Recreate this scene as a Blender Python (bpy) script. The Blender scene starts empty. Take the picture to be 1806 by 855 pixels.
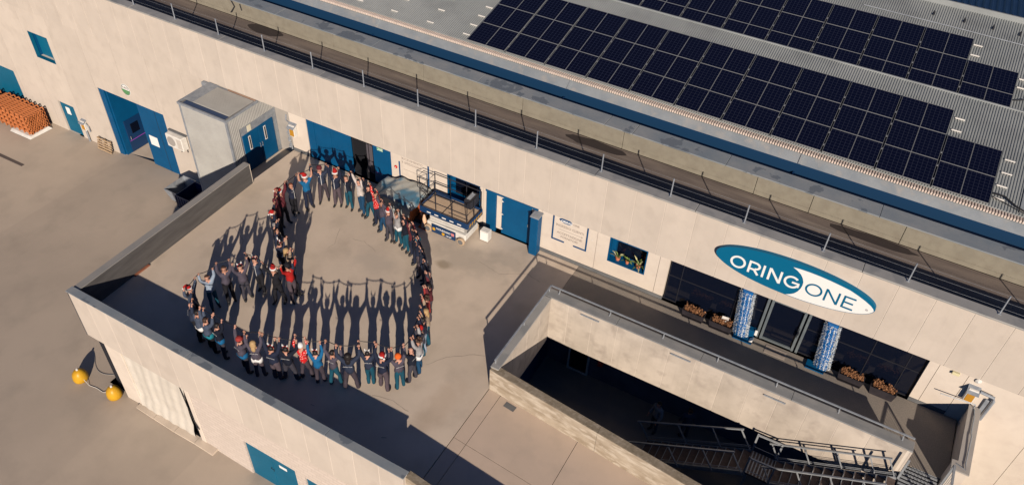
import bpy, bmesh, math, random
from mathutils import Vector, Matrix
random.seed(7)
D = bpy.data
SC = bpy.context.scene
COL = SC.collection
R = math.radians

# ------------------------------------------------------------ camera, sky, sun, exposure
CAMP = Vector((10.017, -20.829, 21.024)); HEAD, PITCH, ROLL = -0.478, -0.725, 0.053
_f = Vector((math.sin(HEAD)*math.cos(PITCH), math.cos(HEAD)*math.cos(PITCH), math.sin(PITCH)))
_r = Vector((math.cos(HEAD), -math.sin(HEAD), 0)); _u = _r.cross(_f)
_r2 = _r*math.cos(ROLL)+_u*math.sin(ROLL); _u2 = -_r*math.sin(ROLL)+_u*math.cos(ROLL)
cam = D.cameras.new('camera'); camo = D.objects.new('camera', cam); COL.objects.link(camo)
cam.sensor_width = 36; cam.lens = 1397.72/1806*36; cam.shift_y = -14.35/1806
cam.clip_start = 0.5; cam.clip_end = 2000
mw = Matrix(((_r2.x, _u2.x, -_f.x, CAMP.x), (_r2.y, _u2.y, -_f.y, CAMP.y), (_r2.z, _u2.z, -_f.z, CAMP.z), (0, 0, 0, 1)))
camo.matrix_world = mw
SC.camera = camo

SUN_EL = R(22.8); SUND = Vector((0.588, -0.809, 0)).normalized()     # horizontal direction towards the sun
w = D.worlds.new('World'); SC.world = w; w.use_nodes = True
nt = w.node_tree; bg = nt.nodes['Background']; sky = nt.nodes.new('ShaderNodeTexSky')
sky.sky_type = 'NISHITA'; sky.sun_disc = False; sky.sun_elevation = SUN_EL
sky.sun_rotation = math.atan2(SUND.x, SUND.y); sky.air_density = 0.7; sky.dust_density = 0.0; sky.ozone_density = 9.0
bg.inputs['Strength'].default_value = 0.05
nt.links.new(sky.outputs[0], bg.inputs['Color'])
sl = D.lights.new('sun', 'SUN'); sl.energy = 5.0; sl.angle = R(0.5); sl.color = (1.0, 0.84, 0.69)
so = D.objects.new('sun', sl); COL.objects.link(so)
sd = Vector((SUND.x*math.cos(SUN_EL), SUND.y*math.cos(SUN_EL), math.sin(SUN_EL)))
so.rotation_euler = sd.to_track_quat('Z', 'Y').to_euler(); so.location = (20, -40, 30)
SC.view_settings.view_transform = 'Standard'; SC.view_settings.look = 'None'
SC.view_settings.exposure = 0.08; SC.view_settings.gamma = 1
SC.cycles.max_bounces = 5; SC.cycles.diffuse_bounces = 1; SC.cycles.glossy_bounces = 3
SC.cycles.transmission_bounces = 4; SC.cycles.transparent_max_bounces = 8

# ------------------------------------------------------------ materials
MATS = {}
def W(c): return (min(c[0], .85), min(c[1]*1.085, .85), min(c[2]*1.17, .85))       # neutral paint colours as seen under the warm sun
def mat(name, col, rough=0.7, metal=0.0, spec=0.4):
    if name in MATS: return MATS[name]
    col = W(col)
    m = D.materials.new(name); m.use_nodes = True; b = m.node_tree.nodes['Principled BSDF']
    b.inputs['Base Color'].default_value = (*col, 1); b.inputs['Roughness'].default_value = rough
    b.inputs['Metallic'].default_value = metal; b.inputs['Specular IOR Level'].default_value = spec
    MATS[name] = m; return m
def nodes(m): return m.node_tree.nodes, m.node_tree.links, m.node_tree.nodes['Principled BSDF']
def noisy(name, c1, c2, scale=2.0, rough=0.8, metal=0.0, detail=6, lo=0.35, hi=0.65, bump=0.0, bscale=30, spec=0.3, c3=None, s3=9.0, a3=0.5, stretch=None, coords='Object', l3=0.5, h3=0.7):
    """two-colour noise material, with an optional third layer of stains"""
    if name in MATS: return MATS[name]
    m = mat(name, c1, rough, metal, spec); N, L, B = nodes(m); c1 = W(c1); c2 = W(c2); c3 = W(c3) if c3 else None
    tc = N.new('ShaderNodeTexCoord'); mp = N.new('ShaderNodeMapping'); L.new(tc.outputs[coords], mp.inputs[0])
    if coords == 'Object':   # world-aligned pattern: geometry position keeps copies from repeating
        ge = N.new('ShaderNodeNewGeometry'); L.new(ge.outputs['Position'], mp.inputs[0])
    if stretch: mp.inputs['Scale'].default_value = stretch
    n1 = N.new('ShaderNodeTexNoise'); n1.inputs['Scale'].default_value = scale; n1.inputs['Detail'].default_value = detail; n1.inputs['Roughness'].default_value = 0.62
    L.new(mp.outputs[0], n1.inputs['Vector'])
    r1 = N.new('ShaderNodeMapRange'); r1.inputs[1].default_value = lo; r1.inputs[2].default_value = hi; L.new(n1.outputs[0], r1.inputs[0])
    mx = N.new('ShaderNodeMix'); mx.data_type = 'RGBA'; L.new(r1.outputs[0], mx.inputs[0])
    mx.inputs[6].default_value = (*c1, 1); mx.inputs[7].default_value = (*c2, 1); out = mx.outputs[2]
    if c3:
        n3 = N.new('ShaderNodeTexNoise'); n3.inputs['Scale'].default_value = s3; n3.inputs['Detail'].default_value = 7; L.new(mp.outputs[0], n3.inputs['Vector'])
        r3 = N.new('ShaderNodeMapRange'); r3.inputs[1].default_value = l3; r3.inputs[2].default_value = h3; r3.inputs[4].default_value = a3; L.new(n3.outputs[0], r3.inputs[0])
        m3 = N.new('ShaderNodeMix'); m3.data_type = 'RGBA'; L.new(r3.outputs[0], m3.inputs[0]); L.new(out, m3.inputs[6]); m3.inputs[7].default_value = (*c3, 1); out = m3.outputs[2]
    L.new(out, B.inputs['Base Color'])
    if bump:
        nb = N.new('ShaderNodeTexNoise'); nb.inputs['Scale'].default_value = bscale; nb.inputs['Detail'].default_value = 5; L.new(mp.outputs[0], nb.inputs['Vector'])
        bp = N.new('ShaderNodeBump'); bp.inputs['Strength'].default_value = bump; bp.inputs['Distance'].default_value = 0.02; L.new(nb.outputs[0], bp.inputs['Height']); L.new(bp.outputs[0], B.inputs['Normal'])
    return m
M_panel = noisy('cream_precast_panel', (.60, .50, .405), (.545, .455, .37), 0.6, 0.85, c3=(.50, .415, .335), s3=1.6, a3=.6, bump=.12, bscale=40, stretch=(1.15, 1, .9))
def weather(m, amt=.09, streak=.22):
    """small tone change from panel to panel and faint rain streaks down the wall"""
    N, L, B = nodes(m); cur = B.inputs['Base Color'].links[0].from_socket; oi = N.new('ShaderNodeObjectInfo'); mr = N.new('ShaderNodeMapRange'); mr.inputs[3].default_value = 1-amt; mr.inputs[4].default_value = 1+amt*.4; L.new(oi.outputs['Random'], mr.inputs[0])
    ge = N.new('ShaderNodeNewGeometry'); mp = N.new('ShaderNodeMapping'); mp.inputs['Scale'].default_value = (7, 7, .35); L.new(ge.outputs['Position'], mp.inputs[0]); nz = N.new('ShaderNodeTexNoise'); nz.inputs['Scale'].default_value = 1; nz.inputs['Detail'].default_value = 4; L.new(mp.outputs[0], nz.inputs['Vector'])
    sr = N.new('ShaderNodeMapRange'); sr.inputs[1].default_value = .55; sr.inputs[2].default_value = .8; sr.inputs[3].default_value = 1; sr.inputs[4].default_value = 1-streak; L.new(nz.outputs[0], sr.inputs[0])
    mu = N.new('ShaderNodeMath'); mu.operation = 'MULTIPLY'; L.new(mr.outputs[0], mu.inputs[0]); L.new(sr.outputs[0], mu.inputs[1])
    vm = N.new('ShaderNodeVectorMath'); vm.operation = 'SCALE'; L.new(cur, vm.inputs[0]); L.new(mu.outputs[0], vm.inputs['Scale']); L.new(vm.outputs[0], B.inputs['Base Color'])
weather(M_panel, .05, .06)
M_smooth = noisy('smooth_cream_wall', (.70, .585, .47), (.64, .53, .425), 0.8, 0.8, c3=(.58, .47, .38), s3=3, a3=.4, bump=.05)
M_dirtpanel = noisy('weathered_cream_panel', (.60, .50, .40), (.47, .39, .31), 0.9, 0.85, c3=(.36, .29, .235), s3=2.2, a3=.75, bump=.2, l3=.52, h3=.75)
weather(M_dirtpanel, .09, .10)
M_grout = mat('joint_sealant_light', (.68, .575, .47), .8)
M_groutd = mat('joint_sealant_dark', (.28, .215, .17), .8)
M_plinth = noisy('grey_plinth', (.16, .155, .15), (.11, .11, .11), 2, .85)
def deckmat():
    """deck concrete: soft large stains, a brown oil ring and rusty streaks, finer grain on top"""
    m = noisy('trowelled_concrete', (.65, .515, .39), (.55, .435, .33), 0.33, .75, c3=(.40, .315, .235), s3=.85, a3=.55, bump=.08, bscale=14, l3=.5, h3=.75, detail=10)
    N, L, B = nodes(m); ge = N.new('ShaderNodeNewGeometry'); cur = B.inputs['Base Color'].links[0].from_socket
    for (cx, cy, rx, ry, k, col) in ((-2.29, -2.68, .42, .30, .75, (.30, .225, .15)), (-1.6, -1.9, 2.2, .9, .45, (.36, .30, .235)), (-.2, -1.2, 1.6, .5, .4, (.34, .285, .225)), (1.2, -8.2, .6, 1.5, .3, (.42, .29, .19)), (-4.6, -3.9, 1.2, .8, .35, (.38, .32, .26)), (-9.8, -4.2, 2.0, 1.6, .25, (.42, .35, .28))):
        mp = N.new('ShaderNodeMapping'); mp.vector_type = 'POINT'; mp.inputs['Location'].default_value = (-cx/rx, -cy/ry, 0); mp.inputs['Scale'].default_value = (1/rx, 1/ry, 0); L.new(ge.outputs['Position'], mp.inputs[0])
        nz = N.new('ShaderNodeTexNoise'); nz.inputs['Scale'].default_value = 2.2; nz.inputs['Detail'].default_value = 5; L.new(ge.outputs['Position'], nz.inputs['Vector'])
        ln = N.new('ShaderNodeVectorMath'); ln.operation = 'LENGTH'; L.new(mp.outputs[0], ln.inputs[0])
        ad = N.new('ShaderNodeMath'); ad.operation = 'MULTIPLY_ADD'; L.new(nz.outputs[0], ad.inputs[0]); ad.inputs[1].default_value = 1.1; L.new(ln.outputs['Value'], ad.inputs[2])
        mr = N.new('ShaderNodeMapRange'); mr.inputs[1].default_value = 1.55; mr.inputs[2].default_value = .95; mr.inputs[3].default_value = 0; mr.inputs[4].default_value = k; L.new(ad.outputs[0], mr.inputs[0])
        mx = N.new('ShaderNodeMix'); mx.data_type = 'RGBA'; L.new(mr.outputs[0], mx.inputs[0]); L.new(cur, mx.inputs[6]); mx.inputs[7].default_value = (*W(col), 1); cur = mx.outputs[2]
    L.new(cur, B.inputs['Base Color']); return m
M_deck = deckmat()
M_lane = noisy('pinkish_concrete_slab', (.61, .455, .34), (.54, .41, .305), 0.4, .8, c3=(.46, .355, .27), s3=1.5, a3=.4, bump=.08)
M_yard = noisy('old_yard_concrete', (.50, .395, .30), (.43, .34, .26), 0.22, .85, c3=(.33, .265, .205), s3=0.75, a3=.5, bump=.1, bscale=10, detail=9, l3=.5, h3=.78)
M_walk = noisy('exposed_aggregate_paving', (.285, .24, .195), (.205, .172, .142), 30, .9, bump=.3, bscale=60, detail=3, c3=(.36, .28, .21), s3=1.2, a3=.5)
M_rough = noisy('board_marked_concrete', (.50, .40, .29), (.33, .25, .17), 1.7, .9, bump=.5, bscale=12, c3=(.62, .52, .40), s3=3.2, a3=.7, stretch=(.7, 1, 2.2), detail=9, l3=.48, h3=.62)
M_mossy = noisy('mossy_concrete_cap', (.30, .235, .165), (.20, .155, .10), 3, .9, bump=.5, bscale=25, c3=(.40, .33, .25), s3=9, a3=.5)
M_blue = noisy('blue_painted_steel', (.0015, .078, .185), (.0015, .066, .16), 1.5, .5, spec=.2)
M_teal = noisy('teal_painted_steel', (.004, .115, .195), (.003, .10, .17), 1.5, .5, spec=.2)
M_logo = mat('logo_blue', (.002, .115, .215), .5, 0, .2)
M_white = mat('white_print', (.80, .76, .70), .6)
M_whitep = noisy('white_painted_metal', (.74, .68, .60), (.62, .57, .5), 3, .5)
M_zinc = noisy('galvanised_steel', (.34, .35, .36), (.24, .25, .27), 5, .55, metal=.25)
M_cap = noisy('zinc_parapet_cap', (.33, .31, .28), (.40, .37, .33), 0.9, .6, metal=.15, c3=(.24, .235, .225), s3=1.6, a3=.6, l3=.5, h3=.6)
M_capb = noisy('weathered_blue_cap', (.21, .235, .25), (.30, .30, .29), 0.8, .55, metal=.1, c3=(.15, .165, .18), s3=1.3, a3=.85, l3=.59, h3=.605)
M_seal = noisy('bitumen_roof_felt', (.20, .155, .125), (.135, .105, .09), 1.0, .9, bump=.2, bscale=50, c3=(.28, .225, .18), s3=1.1, a3=.6, stretch=(.35, 2.2, 1))
M_tan = noisy('tan_mineral_felt', (.275, .24, .18), (.235, .205, .155), 2, .9, bump=.3, bscale=70, c3=(.23, .19, .14), s3=4, a3=.4)
M_flash = noisy('metal_flashing', (.36, .37, .365), (.27, .29, .30), 1.5, .42, metal=.3, c3=(.48, .43, .37), s3=3, a3=.6)
M_deepb = mat('gutter_blue', (.006, .035, .085), .5)
M_rib = noisy('ribbed_roof_sheet', (.37, .37, .345), (.32, .325, .305), .5, .5, metal=.25, c3=(.20, .20, .195), s3=.8, a3=.4)
M_ribd = noisy('ribbed_dark_sheet', (.012, .03, .075), (.008, .02, .05), .5, .4, metal=.2)
M_shed = noisy('ribbed_wall_cladding', (.50, .47, .42), (.43, .40, .36), 1, .5, metal=.15)
M_dark = mat('dark_interior', (.012, .013, .018), .9)
M_black = mat('black_metal', (.02, .02, .025), .5)
M_navy = mat('navy_paint', (.006, .035, .10), .4)
M_glass = mat('dark_window_glass', (.004, .006, .014), .04, 0, .5)
M_wood = noisy('pallet_wood', (.46, .31, .18), (.36, .24, .14), 6, .8)
M_ply = noisy('plywood_floor', (.52, .37, .245), (.44, .31, .20), 3, .7)
M_orange = noisy('orange_pipe', (.58, .19, .065), (.47, .15, .05), 3, .5)
M_orframe = mat('orange_machine', (.60, .14, .035), .5)
M_yel = noisy('yellow_plastic', (.62, .33, .02), (.52, .26, .015), 3, .4)
M_amber = mat('amber_plate', (.48, .22, .02), .5)
M_rubber = mat('black_rubber', (.012, .012, .014), .6)
M_terr = mat('terracotta', (.55, .17, .08), .7)
M_leafg = mat('plant_leaf_green', (.16, .22, .05), .6)
M_leafy = mat('plant_leaf_pale', (.55, .50, .25), .6)
M_dry = noisy('dry_leaves', (.30, .13, .07), (.20, .09, .05), 20, .8)
M_tinb = mat('tinsel_blue', (.004, .13, .38), .35); M_tinw = mat('tinsel_white', (.72, .74, .76), .4)
M_red = mat('red_enamel', (.55, .03, .02), .45)
M_tarp = noisy('white_tarpaulin', (.66, .58, .48), (.56, .49, .40), 1.5, .6, bump=.1)
M_text = mat('faded_print', (.36, .29, .24), .8)
M_signb = mat('sign_blue', (.004, .06, .16), .5)
M_green = mat('sign_green', (.10, .26, .10), .6)
M_mat = noisy('door_mat', (.38, .31, .25), (.31, .25, .2), 8, .9)
M_steel = noisy('stair_steel', (.37, .37, .37), (.27, .28, .285), 6, .5, metal=.2)
M_grate = noisy('stair_brown_treads', (.15, .10, .08), (.09, .065, .055), 8, .7, bump=.2)
# split-face block wall: courses as fine relief
def blockmat():
    m = mat('split_face_blocks', (.62, .50, .40), .9); N, L, B = nodes(m)
    ge = N.new('ShaderNodeNewGeometry'); sp = N.new('ShaderNodeSeparateXYZ'); cb = N.new('ShaderNodeCombineXYZ'); L.new(ge.outputs['Position'], sp.inputs[0])
    L.new(sp.outputs[0], cb.inputs[0]); L.new(sp.outputs[2], cb.inputs[1])
    br = N.new('ShaderNodeTexBrick'); br.inputs['Scale'].default_value = 1; br.inputs['Brick Width'].default_value = .36; br.inputs['Row Height'].default_value = .17; br.inputs['Mortar Size'].default_value = .012
    br.inputs['Color1'].default_value = (.63, .56, .50, 1); br.inputs['Color2'].default_value = (.585, .52, .46, 1); br.inputs['Mortar'].default_value = (.54, .475, .42, 1)
    L.new(cb.outputs[0], br.inputs['Vector']); L.new(br.outputs['Color'], B.inputs['Base Color'])
    bp = N.new('ShaderNodeBump'); bp.inputs['Strength'].default_value = .7; bp.inputs['Distance'].default_value = .03; bp.invert = True
    L.new(br.outputs['Fac'], bp.inputs['Height']); L.new(bp.outputs[0], B.inputs['Normal']); return m
M_block = blockmat()
def pvmat():
    """dark blue photovoltaic cells with thin busbar lines (object coordinates, one panel)"""
    m = mat('photovoltaic_cells', (.004, .006, .022), .12, 0, .35); N, L, B = nodes(m)
    tc = N.new('ShaderNodeTexCoord'); sp = N.new('ShaderNodeSeparateXYZ'); L.new(tc.outputs['Object'], sp.inputs[0])
    def line(ax, n, wd):
        a = N.new('ShaderNodeMath'); a.operation = 'MULTIPLY'; a.inputs[1].default_value = n; L.new(sp.outputs[ax], a.inputs[0])
        f = N.new('ShaderNodeMath'); f.operation = 'FRACT'; L.new(a.outputs[0], f.inputs[0])
        g = N.new('ShaderNodeMath'); g.operation = 'LESS_THAN'; g.inputs[1].default_value = wd; L.new(f.outputs[0], g.inputs[0]); return g.outputs[0]
    lx = line(0, 6/.91, .075); ly = line(1, 9/1.34, .07)
    ad = N.new('ShaderNodeMath'); ad.operation = 'MAXIMUM'; L.new(lx, ad.inputs[0]); L.new(ly, ad.inputs[1])
    mu = N.new('ShaderNodeMath'); mu.operation = 'MULTIPLY'; mu.inputs[1].default_value = .75; L.new(ad.outputs[0], mu.inputs[0])
    mx = N.new('ShaderNodeMix'); mx.data_type = 'RGBA'; L.new(mu.outputs[0], mx.inputs[0]); mx.inputs[6].default_value = (.003, .004, .016, 1); mx.inputs[7].default_value = (.035, .042, .07, 1)
    L.new(mx.outputs[2], B.inputs['Base Color']); return m
M_pv = pvmat(); M_pvf = mat('panel_frame_alu', (.24, .24, .235), .5, .1)
def clothmat(name, c, k=.78): return noisy(name, c, tuple(v*k for v in c), 7, .85, coords='Generated', detail=3)
C = {'navy': clothmat('navy_cloth', (.012, .017, .038)), 'black': clothmat('black_cloth', (.010, .010, .014)), 'grey': clothmat('grey_violet_cloth', (.075, .062, .082)),
     'mauve': clothmat('mauve_cloth', (.085, .062, .072)), 'teal': clothmat('teal_denim', (.005, .065, .10)), 'jean': clothmat('blue_denim', (.008, .05, .11)),
     'red': clothmat('red_wool', (.40, .012, .010)), 'cream': clothmat('cream_fleece', (.55, .47, .42)), 'blue': clothmat('bright_blue_cloth', (.006, .115, .26)),
     'ltden': clothmat('light_denim', (.28, .33, .40)), 'slate': clothmat('slate_cloth', (.06, .075, .11)), 'ltgrey': clothmat('light_grey_knit', (.33, .31, .30)),
     'maroon': clothmat('maroon_cloth', (.11, .018, .025)), 'redc': clothmat('brick_red_wool', (.33, .035, .03)), 'tan': clothmat('tan_cloth', (.35, .25, .17)),
     'white': clothmat('white_cloth', (.72, .68, .64)), 'orange': clothmat('orange_wool', (.75, .12, .015)), 'tealh': clothmat('teal_hem', (.012, .19, .24))}
def nordic():
    m = mat('red_patterned_knit', (.5, .02, .02), .9); N, L, B = nodes(m); tc = N.new('ShaderNodeTexCoord'); v = N.new('ShaderNodeTexVoronoi'); v.inputs['Scale'].default_value = 17
    L.new(tc.outputs['Object'], v.inputs['Vector']); r = N.new('ShaderNodeMath'); r.operation = 'LESS_THAN'; r.inputs[1].default_value = .30; L.new(v.outputs['Distance'], r.inputs[0])
    mx = N.new('ShaderNodeMix'); mx.data_type = 'RGBA'; L.new(r.outputs[0], mx.inputs[0]); mx.inputs[6].default_value = (.52, .012, .015, 1); mx.inputs[7].default_value = (.75, .62, .56, 1); L.new(mx.outputs[2], B.inputs['Base Color']); return m
C['nordic'] = nordic(); C['navy2'] = clothmat('faded_navy_cloth', (.022, .030, .055)); C['navy3'] = clothmat('deep_navy_cloth', (.006, .009, .020)); C['grey2'] = clothmat('dark_grey_cloth', (.045, .042, .055)); C['mauve2'] = clothmat('dark_mauve_cloth', (.055, .042, .052))
M_skin = mat('skin', (.50, .25, .17), .55); M_skin2 = mat('skin_tan', (.42, .20, .13), .55)
M_hair = {'brown': mat('hair_brown', (.05, .025, .015), .6), 'dark': mat('hair_dark', (.012, .009, .009), .55), 'blond': mat('hair_blond', (.40, .25, .11), .6), 'red': mat('hair_auburn', (.16, .045, .02), .6), 'grey': mat('hair_grey', (.2, .18, .17), .7)}
M_eye = mat('eye_dark', (.01, .01, .01), .3); M_shoe = mat('shoe_dark', (.02, .02, .022), .5); M_sole = mat('shoe_grey', (.16, .155, .15), .6)

# ------------------------------------------------------------ mesh helpers
class MB:
    def __init__(s): s.v = []; s.f = []; s.m = []
    def add(s, vs, fs, mi=0):
        o = len(s.v); s.v += [tuple(v) for v in vs]; s.f += [tuple(i+o for i in f) for f in fs]; s.m += [mi]*len(fs); return s
    def box(s, x0, x1, y0, y1, z0, z1, mi=0, M=None, bev=0):
        if x1 < x0: x0, x1 = x1, x0
        if y1 < y0: y0, y1 = y1, y0
        if z1 < z0: z0, z1 = z1, z0
        vs = [(x0, y0, z0), (x1, y0, z0), (x1, y1, z0), (x0, y1, z0), (x0, y0, z1), (x1, y0, z1), (x1, y1, z1), (x0, y1, z1)]
        if M: vs = [M @ Vector(v) for v in vs]
        return s.add(vs, [(0, 3, 2, 1), (4, 5, 6, 7), (0, 1, 5, 4), (1, 2, 6, 5), (2, 3, 7, 6), (3, 0, 4, 7)], mi)
    def bbox(s, x0, x1, y0, y1, z0, z1, b=.01, mi=0, M=None):
        """box with chamfered edges"""
        bm = bmesh.new(); bmesh.ops.create_cube(bm, size=1)
        for v in bm.verts: v.co = Vector((x0+(v.co.x+.5)*(x1-x0), y0+(v.co.y+.5)*(y1-y0), z0+(v.co.z+.5)*(z1-z0)))
        bmesh.ops.bevel(bm, geom=bm.edges[:], offset=b, segments=1, affect='EDGES'); bm.verts.index_update()
        vs = [(M @ v.co) if M else v.co.copy() for v in bm.verts]; fs = [[v.index for v in f.verts] for f in bm.faces]; bm.free()
        return s.add(vs, fs, mi)
    def tube(s, pts, r, n=6, mi=0, caps=True, closed=False):
        pts = [Vector(p) for p in pts]; rr = r if isinstance(r, (list, tuple)) else [r]*len(pts); vs = []; fs = []; K = len(pts)
        prev = None
        for i, p in enumerate(pts):
            a = pts[(i-1) % K] if (i > 0 or closed) else p; b = pts[(i+1) % K] if (i < K-1 or closed) else p
            t = (b-a).normalized(); ref = Vector((0, 0, 1)) if abs(t.z) < .9 else Vector((0, 1, 0))
            x = t.cross(ref).normalized(); y = x.cross(t)
            if prev is not None and x.dot(prev) < 0 and abs(t.z) < .9: x = -x; y = -y
            prev = x
            for k in range(n):
                an = 2*math.pi*k/n; vs.append(p+(x*math.cos(an)+y*math.sin(an))*rr[i])
        for i in range(K if closed else K-1):
            for k in range(n):
                j = (i+1) % K; fs.append((i*n+k, i*n+(k+1) % n, j*n+(k+1) % n, j*n+k))
        if caps and not closed: fs.append(tuple(range(n-1, -1, -1))); fs.append(tuple((K-1)*n+k for k in range(n)))
        return s.add(vs, fs, mi)
    def beam(s, a, b, wd, ht, mi=0):
        """rectangular bar from a to b"""
        a = Vector(a); b = Vector(b); t = (b-a); L = t.length; t.normalize(); ref = Vector((0, 0, 1)) if abs(t.z) < .95 else Vector((0, 1, 0))
        x = t.cross(ref).normalized(); y = x.cross(t).normalized(); M = Matrix((x, t, y)).transposed().to_4x4(); M.translation = a
        return s.box(-wd/2, wd/2, 0, L, -ht/2, ht/2, mi, M)
    def prism(s, poly, ax, a0, a1, mi=0):
        """polygon (2D) extruded along axis 0/1/2"""
        def P(u, v, w): return {0: (w, u, v), 1: (u, w, v), 2: (u, v, w)}[ax]
        n = len(poly); vs = [P(u, v, a0) for u, v in poly]+[P(u, v, a1) for u, v in poly]
        return s.add(vs, [tuple(range(n)), tuple(range(2*n-1, n-1, -1))]+[(i, n+i, n+(i+1) % n, (i+1) % n) for i in range(n)], mi)
    def lathe(s, prof, c=(0, 0, 0), n=12, mi=0, M=None):
        vs = []; fs = []; K = len(prof)
        for r, z in prof:
            for k in range(n):
                a = 2*math.pi*k/n; v = Vector((r*math.cos(a), r*math.sin(a), z)); v = (M @ v) if M else v; vs.append(v+Vector(c))
        for i in range(K-1):
            for k in range(n): fs.append((i*n+k, i*n+(k+1) % n, (i+1)*n+(k+1) % n, (i+1)*n+k))
        fs.append(tuple(range(n-1, -1, -1))); fs.append(tuple((K-1)*n+k for k in range(n)))
        return s.add(vs, fs, mi)
    def ball(s, c, r, n=10, k=6, mi=0, sc=(1, 1, 1)):
        M = Matrix.Diagonal((*sc, 1)); prof = [(max(.001, r*math.sin(math.pi*i/k)), -r*math.cos(math.pi*i/k)) for i in range(k+1)]
        return s.lathe(prof, c, n, mi, M)
    def mesh(s, name, mats, origin=(0, 0, 0), smooth=False):
        me = D.meshes.new(name); o = Vector(origin); me.from_pydata([Vector(v)-o for v in s.v], [], s.f)
        for m in (mats if isinstance(mats, (list, tuple)) else [mats]): me.materials.append(m)
        if isinstance(mats, (list, tuple)):
            for p, mi in zip(me.polygons, s.m): p.material_index = mi
        bm = bmesh.new(); bm.from_mesh(me); bmesh.ops.recalc_face_normals(bm, faces=bm.faces); bm.to_mesh(me); bm.free()
        if smooth: me.shade_smooth()
        return me
    def build(s, name, mats, parent=None, smooth=False, label=None, cat=None, group=None, kind=None, origin=None):
        if parent is not None: og = wloc(parent); lo = (0, 0, 0)
        else: og = Vector(origin) if origin else Vector((0, 0, 0)); lo = og
        me = s.mesh(name, mats, og, smooth); ob = D.objects.new(name, me); COL.objects.link(ob); ob.location = lo
        if parent is not None: ob.parent = parent
        return tag(ob, label, cat, group, kind)
def wloc(p):
    v = Vector(p.location)
    while p.parent: p = p.parent; v = v+Vector(p.location)
    return v
def tag(o, label=None, cat=None, group=None, kind=None):
    if label: o['label'] = label
    if cat: o['category'] = cat
    if group: o['group'] = group
    if kind: o['kind'] = kind
    return o
def thing(name, loc, label, cat, group=None, rz=0):
    o = D.objects.new(name, None); COL.objects.link(o); o.location = loc; o.rotation_euler[2] = rz; o.empty_display_size = .2
    return tag(o, label, cat, group)
def obj(name, me, parent=None, loc=(0, 0, 0)):
    o = D.objects.new(name, me); COL.objects.link(o); o.location = loc
    if parent is not None: o.parent = parent
    return o
def copy_tree(o, parent=None):
    c = o.copy(); COL.objects.link(c)
    if parent is not None: c.parent = parent
    for ch in list(o.children): copy_tree(ch, c)
    return c
def text(name, body, x, y, z, size, m, parent, sx=1.0, ex=.004, align='LEFT', rot=(math.pi/2, 0, 0), off=0.0):
    cu = D.curves.new(name, 'FONT'); cu.body = body; cu.size = size; cu.extrude = ex; cu.align_x = align; cu.offset = off; cu.resolution_u = 3
    t = D.objects.new(name, cu); COL.objects.link(t); dg = bpy.context.evaluated_depsgraph_get(); me = D.meshes.new_from_object(t.evaluated_get(dg)); D.objects.remove(t)
    me.materials.clear(); me.materials.append(m); o = D.objects.new(name, me); COL.objects.link(o)
    o.parent = parent; o.location = Vector((x, y, z))-wloc(parent); o.rotation_euler = rot; o.scale = (sx, 1, 1); return o

# ------------------------------------------------------------ ground
TX = [-250, -60, -29, -25, -20.5, -15, -10.3, -6.8, -4.6, 0, 250]; TZ = [-5.6, -5.5, -5.35, -5.35, -4.95, -4.5, -4.22, -4.16, -4.3, -4.3, -4.3]
def terr(x):
    for i in range(len(TX)-1):
        if x <= TX[i+1]: return TZ[i]+(TZ[i+1]-TZ[i])*(x-TX[i])/(TX[i+1]-TX[i])
    return TZ[-1]
g = MB(); xs = sorted(set([-250, -120, -60]+[-45+.75*i for i in range(44)]+[-12.2]))
for a, b in zip(xs[:-1], xs[1:]): g.add([(a, -250, terr(a)), (b, -250, terr(b)), (b, .3, terr(b)), (a, .3, terr(a))], [(0, 1, 2, 3)])
xs = sorted(set([-12.2]+[-12+.75*i for i in range(24)]+[30, 80, 250]))
for a, b in zip(xs[:-1], xs[1:]): g.add([(a, -250, terr(a)), (b, -250, terr(b)), (b, -11.25, terr(b)), (a, -11.25, terr(a))], [(0, 1, 2, 3)])
g.build('yard_ground', M_yard, kind='structure')
# deck (raised yard) as a thick slab; its right part is cut into separately cast slabs
dk = MB(); dk.prism([(-11.95, -2.7), (-11.95, -11.3), (2.185, -11.3), (2.185, -.0), (-11.95, -.0)], 2, -.35, 0)
dk.build('raised_deck', M_deck, kind='structure')
lw = MB(); lw.box(-250, 60, 1.6, 200, -6.5, -5.7); lw.build('ground_under_building', M_dark, kind='structure')
wk = MB(); wk.prism([(2.195, -2.6), (15.85, -2.6), (15.85, 0), (2.195, 0)], 2, -.3, .0)
wk.build('entrance_walkway', M_walk, kind='structure')
wb = MB(); wb.prism([(14.86, -2.615), (15.6, -2.615), (15.6, -2.605), (14.86, -2.605)], 2, -.3, .0); wb.build('walkway_edge', M_zinc, kind='structure')
def lane(name, poly): m_ = MB(); m_.prism(poly, 2, -.3, -.002); m_.build(name, M_lane, kind='structure')
def yt(x): return -8.94-.075*(x-2.2)                   # long joint across the lane
def yn(x): return -6.75-.10*(x-2.2)
def ys(x): return -11.05-.09*(x-2.0)
js = [2.2, 2.66, 5.58, 8.9, 12.4, 16, 30]
for i in range(len(js)-1):
    a, b = js[i]+(.01 if i else .012), js[i+1]-.008
    lane('concrete_slab', [(a, yt(a)+.008), (b, yt(b)+.008), (b, yn(b)), (a, yn(a))]); lane('concrete_slab', [(a, ys(a)-.3), (b, ys(b)-.3), (b, yt(b)-.008), (a, yt(a)-.008)])
jb = MB(); jb.prism([(2.186, -15), (30, -15), (30, -6.9), (2.186, -6.7)], 2, -.32, -.05); jb.build('slab_subbase', M_black, kind='structure')
lf = MB(); lf.prism([(1.2, -9.2), (40, -9.2), (40, 3), (1.2, 3)], 2, -4.1, -3.8); lf.build('lower_court_floor', M_walk, kind='structure')
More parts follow.
